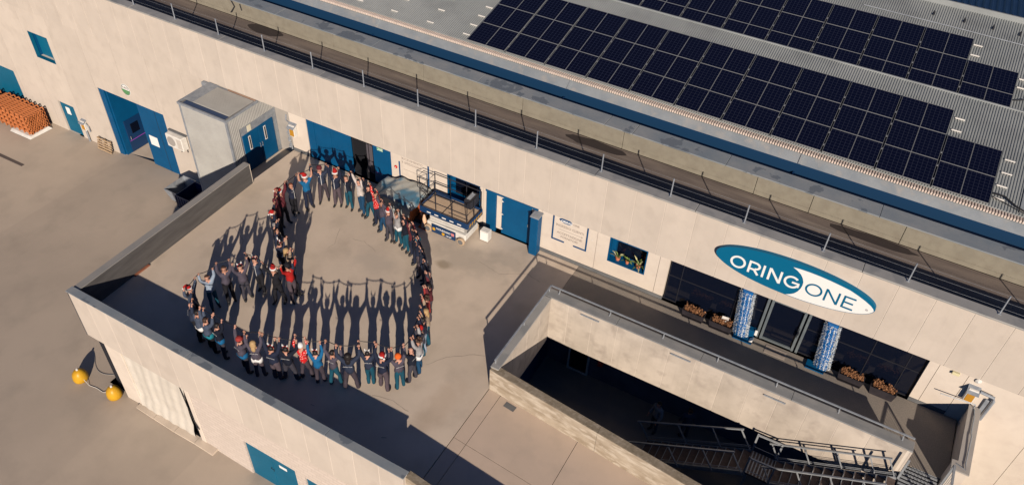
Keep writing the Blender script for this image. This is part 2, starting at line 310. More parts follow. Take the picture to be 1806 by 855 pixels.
def crack(pts, lab=None):
    b = MB(); rr = random.Random(int(pts[0][0]*77)); P_ = []
    for p, q in zip(pts[:-1], pts[1:]):
        n = max(2, int(math.hypot(q[0]-p[0], q[1]-p[1])/.12))
        for i in range(n): P_.append((p[0]+(q[0]-p[0])*i/n+rr.uniform(-.02, .02), p[1]+(q[1]-p[1])*i/n+rr.uniform(-.02, .02)))
    for p, q in zip(P_[:-1], P_[1:]):
        d = Vector((q[0]-p[0], q[1]-p[1])).normalized(); n_ = Vector((-d.y, d.x))*rr.uniform(.004, .009)
        b.add([(p[0]+n_.x, p[1]+n_.y, .0025), (p[0]-n_.x, p[1]-n_.y, .0025), (q[0]-n_.x, q[1]-n_.y, .0025), (q[0]+n_.x, q[1]+n_.y, .0025)], [(0, 1, 2, 3)])
    b.build('hairline_crack', mat('crack_dirt', (.33, .26, .195), .9), kind='structure')  # thin brown strips form the crack line on the deck
crack([(-.1, -7.0), (.3, -6.4), (.9, -5.9), (1.5, -5.6)]); crack([(-4.9, -3.4), (-5.6, -3.2), (-6.2, -3.35)]); crack([(-.9, -8.95), (-.2, -8.8), (.6, -8.9)]); crack([(-10.5, -5.2), (-9.6, -5.6), (-9.1, -6.4)])
crack([(-1.2, -1.8), (-.2, -2.0), (.7, -1.4), (1.4, -1.6)]); crack([(-6.9, -3.1), (-6.5, -3.9), (-6.6, -4.4)])
# small square repair and stain marks are flat paint-thin patches on the slabs
pt = MB(); pt.prism([(2.95, -6.93), (2.93, -7.14), (3.32, -7.18), (3.34, -6.97)], 2, .001, .003); pt.build('slab_patch', M_plinth, kind='structure')
dr = MB(); dr.prism([(-33, -3.62), (-28.6, -3.52), (-28.6, -3.34), (-33, -3.44)], 2, -5.36, -5.342); dr.build('drain_channel', mat('drain_iron', (.10, .075, .065), .8), kind='structure')

# ------------------------------------------------------------ factory building
FB = thing('factory_building', (0, 0, 0), 'long cream precast factory with blue doors and a ribbed metal roof', 'building')
def panel(name, pieces, y0, y1, m):
    b = MB()
    for (x0, x1, z0, z1) in pieces: b.box(x0, x1, y0, y1, z0, z1)
    return b.build(name, m, FB)
# upper band panels
k = -34
while -.38+1.075*k < 24:
    x0 = -.38+1.075*k; b = MB(); b.bbox(x0+.007, x0+1.075-.007, 0, .14, 2.0, 4.42, .006); b.build('upper_panel', M_panel, FB); k += 1
b = MB(); b.box(-90, -36.95, 0, .14, 2.0, 4.42); b.box(24.3, 60, 0, .14, 2.0, 4.42); b.build('upper_wall', M_panel, FB)
b = MB(); b.box(-90, 60, .010, .30, 2.02, 4.40); b.build('joint_backing', M_grout, FB)
# lower wall helper: panels between joints with rectangular openings cut out
def lower(joints, zlo, zhi, ops, y0, y1, m, name='wall_panel', gap=.007):
    for a, b_ in zip(joints[:-1], joints[1:]):
        pcs = []; xs = sorted(set([a+gap, b_-gap]+[min(max(o[0], a+gap), b_-gap) for o in ops]+[min(max(o[1], a+gap), b_-gap) for o in ops]))
        for p, q in zip(xs[:-1], xs[1:]):
            if q-p < 1e-4: continue
            zz = zlo
            for o in sorted([o for o in ops if o[0] <= p+1e-5 and o[1] >= q-1e-5], key=lambda o: o[2]):
                if o[2] > zz: pcs.append((p, q, zz, min(o[2], zhi)))
                zz = max(zz, o[3])
            if zz < zhi: pcs.append((p, q, zz, zhi))
        left = list(pcs)
        while left:                       # every connected piece of wall is its own object
            cl = [left.pop(0)]; grow = True
            while grow:
                grow = False
                for q_ in list(left):
                    if any((abs(q_[0]-c[1]) < 1e-4 or abs(q_[1]-c[0]) < 1e-4) and min(q_[3], c[3])-max(q_[2], c[2]) > 1e-3 for c in cl): cl.append(q_); left.remove(q_); grow = True
            panel(name, cl, y0, y1, m)
OPS_L = [(-37, -32.62, -6, -2.6), (-29.6, -28.12, -.78, .72), (-29.36, -28.08, -5.35, -3.38), (-25.24, -20.51, -5.6, -1.19), (-13.80, -11.93, -7, 2)]
JL = [-90, -60, -45, -39.3, -36.9, -34.6, -32.3, -30.0, -27.69, -25.37, -23.0, -20.67, -18.4, -16.1, -13.8, -11.93]
lower(JL, -6.3, 1.995, OPS_L, .03, .2, M_panel)
b = MB()
b.box(-90, -37, .12, .3, -6.3, 1.99)
b.build('rear_wall', M_grout, FB)
OPS_R = [(-10.99, -6.54, 0, 2), (-3.8, -2.28, .86, 2), (-2.0, .28, 0, 1.98), (3.26, 4.74, .83, 2), (5.57, 14.30, 0, 2)]
JR = [-11.93, -6.0, -4.5, -2.14, .44, 2.75, 5.2, 14.6, 15.45]
lower(JR, .16, 1.995, OPS_R, .03, .2, M_smooth, 'wall_panel')
lower([-11.93, 15.45], 0.0, .157, OPS_R, .01, .2, M_plinth, 'plinth', gap=0)
lower([15.45, 17.87, 20.3, 22.7, 25.1, 60], -3.8, 1.995, [], .03, .2, M_smooth, 'wall_panel')
b = MB(); b.box(15.3, 60, .13, .3, -3.8, 1.99); b.build('rear_wall', M_groutd, FB)
# dark rooms behind openings: real recesses
def recess(x0, x1, z0, z1, depth, m, name='recess', y=.2, floor=None):
    r = MB(); r.box(x0-.05, x1+.05, y+depth, y+depth+.05, z0-.05, z1+.05); r.box(x0-.06, x0, y, y+depth, z0, z1); r.box(x1, x1+.06, y, y+depth, z0, z1)
    r.box(x0, x1, y, y+depth, z1, z1+.06); r.box(x0, x1, y, y+depth, z0-.06, z0, 1)
    return r.build(name, [m, floor or m], FB)
# roof slab, parapet cap, second parapet, gutter, flashing
b = MB(); b.box(-90, 60, .31, 3.44, 3.05, 3.35); b.build('flat_roof', M_seal, FB)
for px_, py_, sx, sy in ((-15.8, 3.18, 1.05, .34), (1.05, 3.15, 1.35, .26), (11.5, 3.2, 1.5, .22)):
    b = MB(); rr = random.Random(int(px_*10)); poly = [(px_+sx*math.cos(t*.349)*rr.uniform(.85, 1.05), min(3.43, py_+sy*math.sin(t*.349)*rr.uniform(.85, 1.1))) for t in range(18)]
    b.prism(poly, 2, 3.352, 3.356); b.build('dark_patch', mat('dark_bitumen', (.035, .026, .026), .5), FB)  # flat dark patches of irregular outline on the roof felt
xx = -60.0; caps = [-60, -34, -29.6, -25.4, -20.6, -15.2, -9.8, -4.5, 1.2, 2.35, 6.0, 11.4, 16.8, 22, 60]
for a, b_ in zip(caps[:-1], caps[1:]):
    zt = 4.47 if b_ <= 2.4 else 4.49
    c = MB(); c.bbox(a+.006, b_-.006, -.045, .40, zt-.07, zt, .012); c.build('parapet_cap', M_cap, FB)
    c = MB(); c.bbox(a+.006, b_-.006, 3.38, 4.12, 4.17, 4.22, .01); c.build('rear_parapet_cap', M_capb, FB)
b = MB(); b.box(-90, 60, .29, .38, 3.3, 4.40); b.build('parapet_inner_face', M_seal, FB)
tj = [-60, -31, -26.4, -21.6, -16.8, -12, -7.2, -2.4, 2.0, 7.2, 9.2, 12.3, 17, 22, 60]
for a, b_ in zip(tj[:-1], tj[1:]):
    c = MB(); c.bbox(a+.008, b_-.008, 3.45, 3.6, 3.36, 4.165, .01); c.build('rear_parapet_panel', M_tan, FB)
b = MB(); b.box(-90, 60, 3.61, 4.10, 3.3, 4.16); b.build('rear_parapet_core', M_black, FB)
b = MB(); b.add([(-90, 4.10, 3.9), (60, 4.10, 3.9), (60, 4.72, 3.9), (-90, 4.72, 3.9), (-90, 4.72, 4.34), (60, 4.72, 4.34)], [(0, 1, 2, 3), (3, 2, 5, 4)]); b.build('box_gutter', M_deepb, FB)
fj = [-60, -35, -21.2, -10.6, -1.05, 8.3, 18, 60]
for a, b_ in zip(fj[:-1], fj[1:]):
    c = MB(); c.add([(a+.01, 4.72, 4.34), (b_-.01, 4.72, 4.34), (b_-.01, 5.02, 4.57), (a+.01, 5.02, 4.57), (a+.01, 5.30, 4.66), (b_-.01, 5.30, 4.66)], [(0, 1, 2, 3), (3, 2, 5, 4)]); c.build('eaves_flashing', M_flash, FB)
    c = MB(); c.beam((b_, 4.70, 4.36), (b_, 5.08, 4.64), .10, .03); c.build('flashing_joint', M_flash, FB)
    c = MB(); c.box(b_-.12, b_-.06, 4.11, 4.7, 3.91, 3.99); c.build('gutter_bracket', M_navy, FB)
def zr(y, d=0): return 4.7+.22*(y-5)+d
def ribs(name, x0, x1, y0, y1, d, m, pitch=.093, h=.028):
    b = MB(); n = int((x1-x0)/pitch); vs = []; row = []
    for i in range(n):
        a = x0+i*pitch
        for dx, dz in ((0, 0), (pitch*.35, 0), (pitch*.5, h), (pitch*.85, h)): row.append((a+dx, dz))
    for yy in (y0, y1): vs += [(x, yy, zr(yy, d)+z) for x, z in row]
    K = len(row); fs = [(i, i+1, K+i+1, K+i) for i in range(K-1)]
    fs_e = []
    b.add(vs, fs)
    # closed front edge of the ribs
    vs2 = [(x, y0-.001, zr(y0, d)+z) for x, z in row]+[(x, y0-.001, zr(y0, d)-.05) for x, z in row]
    b.add(vs2, [(i, i+1, K+i+1, K+i) for i in range(K-1)])
    return b.build(name, m, FB, kind='stuff')
ribs('roof_sheet', -32, 22, 5.2, 10.2, 0, M_rib)
b = MB(); b.add([(-90, 5.1, 4.60), (-32, 5.1, 4.60), (-32, 10.2, zr(10.2)), (-90, 10.2, zr(10.2)), (22, 5.1, 4.6), (60, 5.1, 4.6), (60, 10.2, zr(10.2)), (22, 10.2, zr(10.2))], [(0, 1, 2, 3), (4, 5, 6, 7)])
b.build('roof_slope', M_rib, FB)
b = MB(); n = 0
xx = -24.0
while xx < 18: b.bbox(xx, xx+.062, 4.96, 5.19, 4.63, 4.735, .008); xx += .093
b.build('eaves_filler_ribs', noisy('eaves_filler', (.70, .55, .45), (.60, .47, .38), 4, .5), FB, kind='stuff')
b = MB(); b.bbox(-60, 40, 10.14, 10.22, zr(10.2)-.02, zr(10.2)+.045, .01); b.build('ridge_trim', M_rib, FB)
b = MB(); b.box(-60, 40, 10.215, 10.26, zr(10.2)-.7, zr(10.2)); b.build('roof_step', M_dark, FB)
RD = -.35
ribs('roof_sheet', -16, 24, 10.3, 16.1, RD, M_rib)
b = MB(); b.add([(-60, 10.3, zr(10.3, RD)), (-16, 10.3, zr(10.3, RD)), (-16, 16.1, zr(16.1, RD)), (-60, 16.1, zr(16.1, RD))], [(0, 1, 2, 3)]); b.build('roof_slope', M_rib, FB)
# raised dark clerestory roof behind the second slope
b = MB(); xx = 2.0; row = []
while xx < 26: row += [(xx, 0), (xx+.12, 0), (xx+.17, .05), (xx+.22, .05)]; xx += .27
K = len(row); vs = []
for yy, zz in ((15.95, 6.95), (24, 6.2)): vs += [(x, yy, zz+z) for x, z in row]
b.add(vs, [(i, i+1, K+i+1, K+i) for i in range(K-1)]); b.build('rear_roof_sheet', M_ribd, FB, kind='stuff')
b = MB(); b.bbox(9.6, 26, 15.86, 15.96, 6.70, 6.98, .01); b.build('rear_roof_edge', M_rib, FB)
for xx in (10.7, 11.9, 13.0, 14.0, 15.4, 16.7): b = MB(); b.box(xx, xx+.07, 15.0, 15.85, zr(15, RD)+.03, zr(15, RD)+.09); b.build('cable_bracket', M_black, FB)
b = MB(); b.tube([(8, 14.55, zr(14.55, RD)+.05), (12, 14.5, zr(14.5, RD)+.06), (15, 14.45, zr(14.45, RD)+.05), (19, 14.3, zr(14.3, RD)+.05)], .02, 5); b.build('roof_cable', M_zinc, FB)
b = MB(); b.box(-90, 60, 16.2, 60, 4, 5.6); b.box(-90, 60, 5.3, 16.2, 2.8, 4.3); b.box(-90, 60, .31, 5.3, 2.6, 3.04); b.build('roof_core', M_dark, FB)
# drain spout and stain on the rear parapet
b = MB(); b.tube([(-17.95, 3.42, 4.2), (-17.75, 3.40, 3.9), (-17.95, 3.3, 3.6)], .03, 6); b.tube([(-17.4, 3.43, 4.1), (-17.35, 3.43, 3.8)], .03, 5); b.build('drain_spout', M_black, FB)

# ------------------------------------------------------------ solar panels (each panel a thing; frame and clamps are parts)
GX = -6.10; PITCH = 1.87; PWD = .902; sl_ = math.atan(.22)
pvframe = MB()
def make_pv(h):
    f = MB(); t = .035
    f.box(0, PWD, 0, .010, 0, t); f.box(0, PWD, h-.010, h, 0, t); f.box(0, .009, .010, h-.010, 0, t); f.box(PWD-.009, PWD, .010, h-.010, 0, t)
    c = MB(); c.box(.009, PWD-.009, .010, h-.010, .005, t-.006)
    return f.mesh('frame', M_pvf), c.mesh('cell_sheet', M_pv)
PVC = {}
rows1 = [(5.20, 6.455), (6.465, 7.805), (7.815, 9.16)]
off2 = .49
rows2 = [(9.99, 11.325), (11.335, 12.665), (12.675, 14.03)]
def place_pv(x, y0, y1, d, lab):
    h = (y1-y0)/math.cos(sl_); kx = round(h, 2)
    if kx not in PVC: PVC[kx] = make_pv(h)
    t = D.objects.new('solar_panel', None); COL.objects.link(t); t.location = (x, y0, zr(y0, d)+.075); t.rotation_euler = (sl_, 0, 0); t.empty_display_size = .1
    tag(t, lab, 'solar panel', 'solar panels on the ribbed roof'); obj('frame', PVC[kx][0], t); obj('cell_sheet', PVC[kx][1], t)
def clampstrip(c, y0, y1, d):
    x = GX+c*PITCH-(PITCH-2*PWD-.006)/2 if d == 0 else 14.62-c*PITCH-.22-(PITCH-2*PWD-.006)/2
    b = MB(); b.add([(x-.025, y0, zr(y0, d)+.055), (x+.025, y0, zr(y0, d)+.055), (x+.025, y1, zr(y1, d)+.055), (x-.025, y1, zr(y1, d)+.055)], [(0, 1, 2, 3)]); b.build('shadow_gap', M_black, FB)  # black strip paints in the shade between two panel pairs
    n_ = int((y1-y0)/.67); b = MB()
    for i in range(n_*1): yy = y0+.33+.67*i; b.box(x-.02, x+.02, yy-.045, yy+.045, zr(yy, d)+.09, zr(yy, d)+.115)
    b.build('clamp_row', M_pvf, FB, kind='stuff')
for c_ in range(1, 11): clampstrip(c_, 5.2, 9.15 if c_ < 10 else 7.8, 0)
for c_ in range(1, 12): clampstrip(c_, 9.99, 14.0 if c_ > 1 else 12.6, -.35)
ordn = ['first', 'second', 'third', 'fourth', 'fifth', 'sixth', 'seventh', 'eighth', 'ninth', 'tenth', 'eleventh', 'twelfth', 'thirteenth', 'fourteenth', 'fifteenth', 'sixteenth', 'seventeenth', 'eighteenth', 'nineteenth', 'twentieth', 'twenty-first', 'twenty-second', 'twenty-third', 'twenty-fourth', 'twenty-fifth', 'twenty-sixth']
rn1 = ['eaves row', 'middle row', 'upper row']
for c in range(11):
    for rI, (a, b_) in enumerate(rows1):
        if c == 10 and rI == 2: continue
        for s in (0, 1):
            place_pv(GX+c*PITCH+s*(PWD+.006), a, b_, 0, 'dark blue solar panel in the front array, %s, %s from the left end' % (rn1[rI], ordn[c*2+s]))
rn2 = ['lowest half-hidden row', 'middle row', 'top row']
# second array, right end two pairs shorter at the top; columns shifted by the view over the step
for c in range(13):
    for rI, (a, b_) in enumerate(rows2):
        if c == 0 and rI == 2: continue
        for s in (0, 1):
            x = 14.62-(c+1)*PITCH+s*(PWD+.006)-.22
            if x < -9: continue
            place_pv(x, a, b_, RD, 'dark blue solar panel in the rear array, %s, %s from the right end' % (rn2[rI], ordn[c*2+(1-s)]))
# mounting rails poking out of the arrays
def rail(x, y, d, lab, L=.34):
    b = MB(); b.bbox(x, x+L, y-.025, y+.025, zr(y, d)+.03, zr(y, d)+.075, .006)
    for q in range(4): b.box(x+.04+q*.085, x+.055+q*.085, y-.10, y-.02, zr(y, d)+.028, zr(y, d)+.04)
    b.build('mounting_rail', M_whitep, label=lab, cat='mounting rail', group='panel mounting rails on the roof', origin=(x, y, zr(y, d)))
for i, (y, e) in enumerate([(5.6, 14.5), (6.2, 14.5), (6.85, 14.55), (7.5, 14.55), (8.2, 12.65), (8.85, 12.65)]): rail(e, y, 0, 'short white mounting rail poking out right of the front array, %s from the eaves' % ordn[i])
for i, (y, e) in enumerate([(11.9, 14.4), (12.4, 14.4), (13.1, 12.52), (13.75, 12.52)]): rail(e, y, RD, 'short white mounting rail poking out right of the rear array, %s from the step' % ordn[i])
for i, (x, y) in enumerate([(-6.52, 5.55), (-6.55, 6.2), (-6.55, 6.85), (-6.55, 7.5), (-8.4, 5.6), (-8.4, 6.5), (-8.4, 7.4), (-10.3, 5.6), (-10.3, 6.5), (-10.3, 7.4), (-12.2, 5.6), (-12.2, 6.5), (-14.0, 5.7), (-14.0, 6.6)]):
    rail(x, y, 0, 'small white rail clip on bare roof left of the panels, number %s away' % ordn[i])
b = MB(); b.tube([(14.45, 5.75, 4.93), (14.8, 5.7, 4.98), (15.2, 5.45, 4.9), (15.5, 5.35, 4.86), (16.0, 5.55, 4.92), (17.5, 5.7, 4.95)], .028, 6); b.tube([(14.45, 5.6, 4.9), (14.9, 5.45, 4.88), (15.5, 5.25, 4.85), (16.3, 5.45, 4.9), (17.5, 5.6, 4.93)], .016, 5)
b.build('power_cable', M_rubber, label='black power cables looping off the right end of the front solar array', cat='cable', origin=(14.45, 5.75, 4.9))
b = MB(); b.tube([(14.4, 11.1, 5.75), (14.8, 11.2, 5.85), (15.3, 10.9, 5.78), (16.5, 10.9, 5.8)], .022, 5); b.build('power_cable', M_rubber, label='thin black cable leaving the right end of the rear solar array', cat='cable', origin=(14.4, 11.1, 5.7))
b = MB(); b.box(15.55, 15.95, 5.1, 10.1, 4.8, 4.81)
b = MB(); vs = []
for yy in (5.25, 10.1): vs += [(15.35, yy, zr(yy)+.06), (15.75, yy, zr(yy)+.06), (15.8, yy, zr(yy)+.13), (15.95, yy, zr(yy)+.13), (16.0, yy, zr(yy)+.04)]
b.add(vs, [(i, i+1, 5+i+1, 5+i) for i in range(4)]); b.build('roof_walk_flashing', M_flash, FB)

# ------------------------------------------------------------ roof edge railing
RP = thing('roof_railing', (-18.02, .25, 4.49), 'thin steel railing with three wires along the front roof edge', 'railing')
pm = MB(); pm.tube([(0, 0, 0), (0, 0, .74)], .024, 6); pm.bbox(-.05, .05, -.04, .04, 0, .015, .003); pmm = pm.mesh('post', M_zinc)
for k in range(-6, 15):
    obj('post', pmm, RP, (2.56*k, 0, 0))
for hz in (.72, .47, .22):
    b = MB(); b.tube([(-35, .25, 4.49+hz), (20, .25, 4.49+hz)], .003, 4); b.build('wire', M_zinc, RP)

# ------------------------------------------------------------ doors, windows and openings of the building
def leaf(name, x0, x1, z0, z1, y=.06, m=None, t=.05, rz=0, parent=None):
    b = MB(); b.bbox(x0+.006, x1-.006, y, y+t, z0, z1, .008); return b.build(name, m or M_blue, parent or FB)
def handle(par, x, z, y=.03):
    b = MB(); b.tube([(x, y, z-.05), (x, y-.04, z-.05), (x, y-.04, z+.07), (x, y, z+.07)], .01, 5); b.build('handle', M_zinc, par)
# loading door on the deck
leaf('door_leaf', -10.99, -10.60, 0, 1.99); l1 = leaf('door_leaf', -10.60, -9.70, .0, 1.99, y=.075); l2 = leaf('door_leaf', -9.70, -8.62, .0, 1.99, y=.075)
l3 = leaf('door_leaf', -7.52, -6.56, .02, 1.99, y=.1)
b = MB(); b.box(-7.45, -7.15, .09, .098, .55, .575); b.build('door_stripe', mat('violet_reflector', (.25, .05, .35), .4), l3)
recess(-8.62, -7.52, 0, 2, 1.6, M_dark, 'doorway')
cm = mat('strip_curtain', (.10, .085, .095), .35)
b = MB()
for i in range(5): b.box(-8.12+.11*i, -8.03+.11*i, .42+.02*(i % 2), .43+.02*(i % 2), .08, 1.55)
b.build('strip_curtain', cm, FB)
b = MB(); b.box(-7.62, -7.55, .3, .35, .02, 1.5); b.build('door_post', cm, FB)
b = MB(); b.ball((-8.02, .28, 1.86), .05, 8, 5); b.build('door_lamp', M_white, FB)
# left big door
r = MB(); r.box(-25.3, -20.4, 2.2, 2.25, -5.35, -1.15); r.box(-20.5, -20.4, .21, 2.2, -5.35, -1.19); r.box(-24.75, -20.5, .21, 2.2, -1.19, -1.12); r.build('door_recess', M_blue, FB)
r = MB(); r.box(-24.95, -20.5, .03, 2.2, -5.36, -5.33); r.build('door_threshold', M_deck, FB)
dl = leaf('sliding_door', -22.49, -20.55, -5.0, -1.25, y=.08); b = MB(); b.box(-21.24, -21.22, .072, .082, -5, -1.3); b.build('door_seam', M_black, dl)
b = MB(); b.bbox(-25.23, -24.85, .06, .14, -5.36, -1.2, .01); b.build('door_jamb', M_blue, FB)
b = MB(); b.box(-24.85, -24.72, .14, 2.2, -5.34, -1.2); b.build('vestibule_wall', M_blue, FB)
b = MB(); b.bbox(-24.72, -24.66, .45, 1.55, -5.3, -3.35, .01); d3 = b.build('wicket_door', M_navy, FB)
b = MB(); b.bbox(-24.658, -24.64, .75, 1.25, -4.25, -3.65, .01); b.build('pane', M_glass, d3); b = MB(); b.tube([(-24.65, .55, -4.5), (-24.6, .55, -4.5), (-24.6, .55, -4.3)], .015, 5); b.build('handle', M_zinc, d3)
b = MB(); b.box(-24.657, -24.65, .48, 1.5, -4.62, -4.58); b.build('door_stripe', mat('violet_reflector', (.25, .05, .35), .4), d3)
# small door, window, far left door
ld = leaf('side_door', -29.33, -28.10, -5.33, -3.41, y=.10, m=M_teal); handle(ld, -28.2, -4.3, .09)
b = MB(); b.bbox(-29.36, -28.08, .05, .09, -3.42, -3.37, .005); b.build('door_head', mat('door_head_brown', (.2, .14, .1), .7), FB)
recess(-29.6, -28.12, -.78, .72, .22, M_blue, 'window_reveal', y=.2, floor=M_smooth); leaf('window_shutter', -29.6, -28.12, -.78, .72, y=.36, m=M_teal)
leaf('roller_door', -37, -32.62, -5.4, -2.6, y=.12, m=M_teal)
# deck window and door
recess(-3.8, -2.28, .86, 2, .2, M_blue, 'window_reveal', y=.2)
b = MB(); b.bbox(-3.62, -2.45, .36, .38, .9, 1.98, .005); b.build('pane', M_glass, FB)
leaf('door_leaf', -2.0, -1.56, 0, 1.975, y=.02, t=.12); dl = leaf('door_leaf', -1.32, -.03, .02, 1.93, y=.07); handle(dl, -.13, .95, .06)
for z in (1.84, 1.64, 1.0, .25): b = MB(); b.prism([(-1.33, z-.05), (-1.23, z), (-1.33, z+.05)], 1, .06, .07); b.build('hinge', M_whitep, dl)
b = MB(); b.box(-1.56, -1.33, .10, .14, .16, 1.93); b.build('door_reveal', M_smooth, FB)
b = MB(); b.box(-2.0, .29, -.03, .1, 1.93, 2.0); b.build('door_head', M_blue, FB)
b = MB(); b.box(-.03, .28, .12, .2, 0, 1.93); b.build('door_reveal', M_smooth, FB)
# window with the potted plants
recess(3.26, 4.74, .83, 2, .28, M_blue, 'window_reveal', y=.2); b = MB(); b.box(3.36, 4.70, .47, .485, .9, 1.98); b.build('pane', M_glass, FB)
b = MB(); b.box(3.27, 3.44, .30, .46, .83, 1.99); b.build('window_frame', M_blue, FB)
def lining(x0, x1, z0, z1, m=None, y0=.012, y1=.2, t=.022):
    b = MB(); b.box(x0, x0+t, y0, y1, z0, z1); b.box(x1-t, x1, y0, y1, z0, z1); b.box(x0+t, x1-t, y0, y1, z0, z0+t); b.box(x0+t, x1-t, y0, y1, z1-t-.008, z1-.008); b.build('opening_lining', m or M_blue, FB)
lining(3.26, 4.74, .83, 2.0, t=.04); lining(-3.8, -2.28, .86, 2.0); lining(-29.6, -28.12, -.78, .72, M_teal)
b = MB(); b.box(3.3, 4.70, .2, .47, .83, .872); b.build('window_sill', M_blue, FB)
# glass front
recess(5.57, 14.30, 0, 2, 2.2, M_dark, 'lobby')
mull = [5.62, 6.08, 8.1, 9.22, 10.5, 12.70, 13.80, 14.26]
for a, b_ in zip(mull[:-1], mull[1:]):
    for (z0, z1) in (((.06, 1.19), (1.23, 1.96)) if (b_-a) < 3 and not (9 < a < 10) else ((.06, 1.96),)):
        b = MB(); b.box(a+.012, b_-.012, .145, .155, z0, z1); b.build('pane', M_glass, FB)
fr = MB()
for a in mull:
    if a not in (9.22, 10.5): fr.box(a-.012, a+.012, .13, .17, .04, 1.98)
for a, b_ in ((5.62, 8.1), (8.1, 9.1), (10.62, 14.26)): fr.box(a, b_, .132, .168, 1.19, 1.22)
fr.box(5.57, 14.3, .125, .175, .0, .05); fr.box(5.57, 14.3, .125, .175, 1.97, 2.0); fr.build('window_frame', M_black, FB)
b = MB()
for x in (9.15, 9.29, 10.40, 10.55): b.bbox(x-.045, x+.045, .06, .14, .0, 1.99, .008)
b.box(9.3, 10.4, .07, .13, .02, .1); b.box(9.3, 10.4, .07, .13, 1.9, 1.98); b.build('door_frame', noisy('anodised_frame', (.20, .22, .22), (.15, .17, .175), 4, .5, metal=.3), FB)
b = MB(); b.tube([(10.38, .03, .75), (10.38, -.01, .8), (10.38, -.01, 1.15), (10.38, .03, 1.2)], .014, 6); b.bbox(10.36, 10.42, .03, .07, .85, 1.0, .005); b.build('handle', M_black, FB)
# blue column beside the deck door
b = MB(); b.bbox(.17, .50, -.40, -.04, 0, 1.86, .02); b.bbox(.15, .52, -.42, .02, 1.86, 1.90, .01, 1)
b.build('door_column', [M_blue, M_zinc], label='tall square blue steel column right of the deck door', cat='column', origin=(.33, -.2, 0))

# ------------------------------------------------------------ logo and signs
def ell(cx, cz, a, c, t0, t1, n): return [(cx+a*math.cos(t0+(t1-t0)*i/n), cz+c*math.sin(t0+(t1-t0)*i/n)) for i in range(n+1)]
LG = thing('logo_sign', (9.62, -.05, 3.27), 'big oval blue and white ORING ONE company sign on the facade', 'sign')
b = MB(); b.prism(ell(9.62, 3.27, 2.59, .715, 0, 2*math.pi, 72)[:-1], 1, -.14, -.002); b.build('sign_board', M_logo, LG)
b = MB()
top = [(9.50, 3.775), (9.72, 3.80), (10.03, 3.808), (10.34, 3.80), (10.66, 3.775), (10.98, 3.737), (11.31, 3.687), (11.57, 3.60), (11.837, 3.49), (12.03, 3.385), (12.143, 3.29), (12.185, 3.2)]
bot = [p for p in ell(9.62, 3.27, 2.565, .69, R(-5), R(-90), 26)]+[(9.56, 2.578)]
blob = [(9.56, 2.582), (9.72, 2.675), (9.80, 2.75), (9.88, 2.88), (9.935, 3.05), (9.95, 3.2), (9.94, 3.33), (9.885, 3.47), (9.79, 3.6), (9.66, 3.695)]
b.prism(top+bot+blob[1:], 1, -.147, -.139); b.build('white_field', M_white, LG)
def letter(ch, x0, x1, z0, z1, m, yy, par, th=.075):
    """strokes of a wide geometric capital, drawn as flat raised bars"""
    b = MB(); W_ = x1-x0; H_ = z1-z0; lay = [0]
    def bar(ax, az, bx, bz, t=th):
        a = Vector((ax, az)); c = Vector((bx, bz)); d = (c-a).normalized(); n_ = Vector((-d.y, d.x))*t/2
        lay[0] += .0012; b.prism([tuple(a+n_), tuple(a-n_), tuple(c-n_), tuple(c+n_)], 1, yy-.006-lay[0], yy-lay[0]*.1)
    def ring(cx, cz, rx, rz, t0, t1, n=30, t=th):
        lay[0] += .0012; P = lambda u, k: (cx+(rx-k)*math.cos(u), cz+(rz-k)*math.sin(u)); U = [t0+(t1-t0)*i/n for i in range(n+1)]; full = abs(t1-t0-2*math.pi) < 1e-3
        K = n if full else n+1; yf, yb = yy-.006-lay[0], yy-lay[0]*.1
        vs = [(P(u, 0)[0], yf, P(u, 0)[1]) for u in U[:K]]+[(P(u, t)[0], yf, P(u, t)[1]) for u in U[:K]]+[(P(u, 0)[0], yb, P(u, 0)[1]) for u in U[:K]]+[(P(u, t)[0], yb, P(u, t)[1]) for u in U[:K]]
        for i in range(n): j = (i+1) % K; b.add([vs[i], vs[j], vs[K+j], vs[K+i], vs[2*K+i], vs[2*K+j], vs[3*K+j], vs[3*K+i]], [(0, 1, 2, 3), (0, 4, 5, 1), (3, 2, 6, 7)])
    h = th/2
    if ch == 'O': ring(x0+W_/2, z0+H_/2, W_/2, H_/2, 0, 2*math.pi, 36)
    if ch == 'R':
        bar(x0+h, z0, x0+h, z1); bar(x0+th, z1-h, x0+W_*.55, z1-h); bar(x0+th, z0+H_*.36, x0+W_*.6, z0+H_*.36); ring(x0+W_*.55, z0+H_*.68+h*.0, W_*.45, H_*.32+.00, -math.pi/2, math.pi/2, 14); bar(x0+W_*.55, z0+H_*.34, x1-h, z0)
    if ch == 'I': bar(x0+h, z0, x0+h, z1)
    if ch == 'N': bar(x0+h, z0, x0+h, z1); bar(x1-h, z0, x1-h, z1); bar(x0+h*1.1, z1-h*.3, x1-h*1.1, z0+h*.3)
    if ch == 'G': ring(x0+W_*.5, z0+H_/2, W_*.5, H_/2, R(45), R(335), 32); bar(x0+W_*.52, z0+H_*.5, x1-.0, z0+H_*.5); bar(x1-h, z0+H_*.22, x1-h, z0+H_*.54)
    if ch == 'E': bar(x0+h, z0, x0+h, z1); bar(x0+th, z1-h, x1, z1-h); bar(x0+th, z0+H_/2, x1-.04, z0+H_/2); bar(x0+th, z0+h, x1, z0+h)
    o = b.build('letter', m, par); o['label'] = 'letter '+ch
for ch, a, c in (('O', 7.55, 8.07), ('R', 8.16, 8.56), ('I', 8.63, 8.71), ('N', 8.83, 9.27), ('G', 9.35, 9.86)): letter(ch, a, c, 2.91, 3.42, M_white, -.1415, LG)
for ch, a, c in (('O', 10.05, 10.59), ('N', 10.67, 11.12), ('E', 11.23, 11.6)): letter(ch, a, c, 2.92, 3.43, M_logo, -.1485, LG, .062)
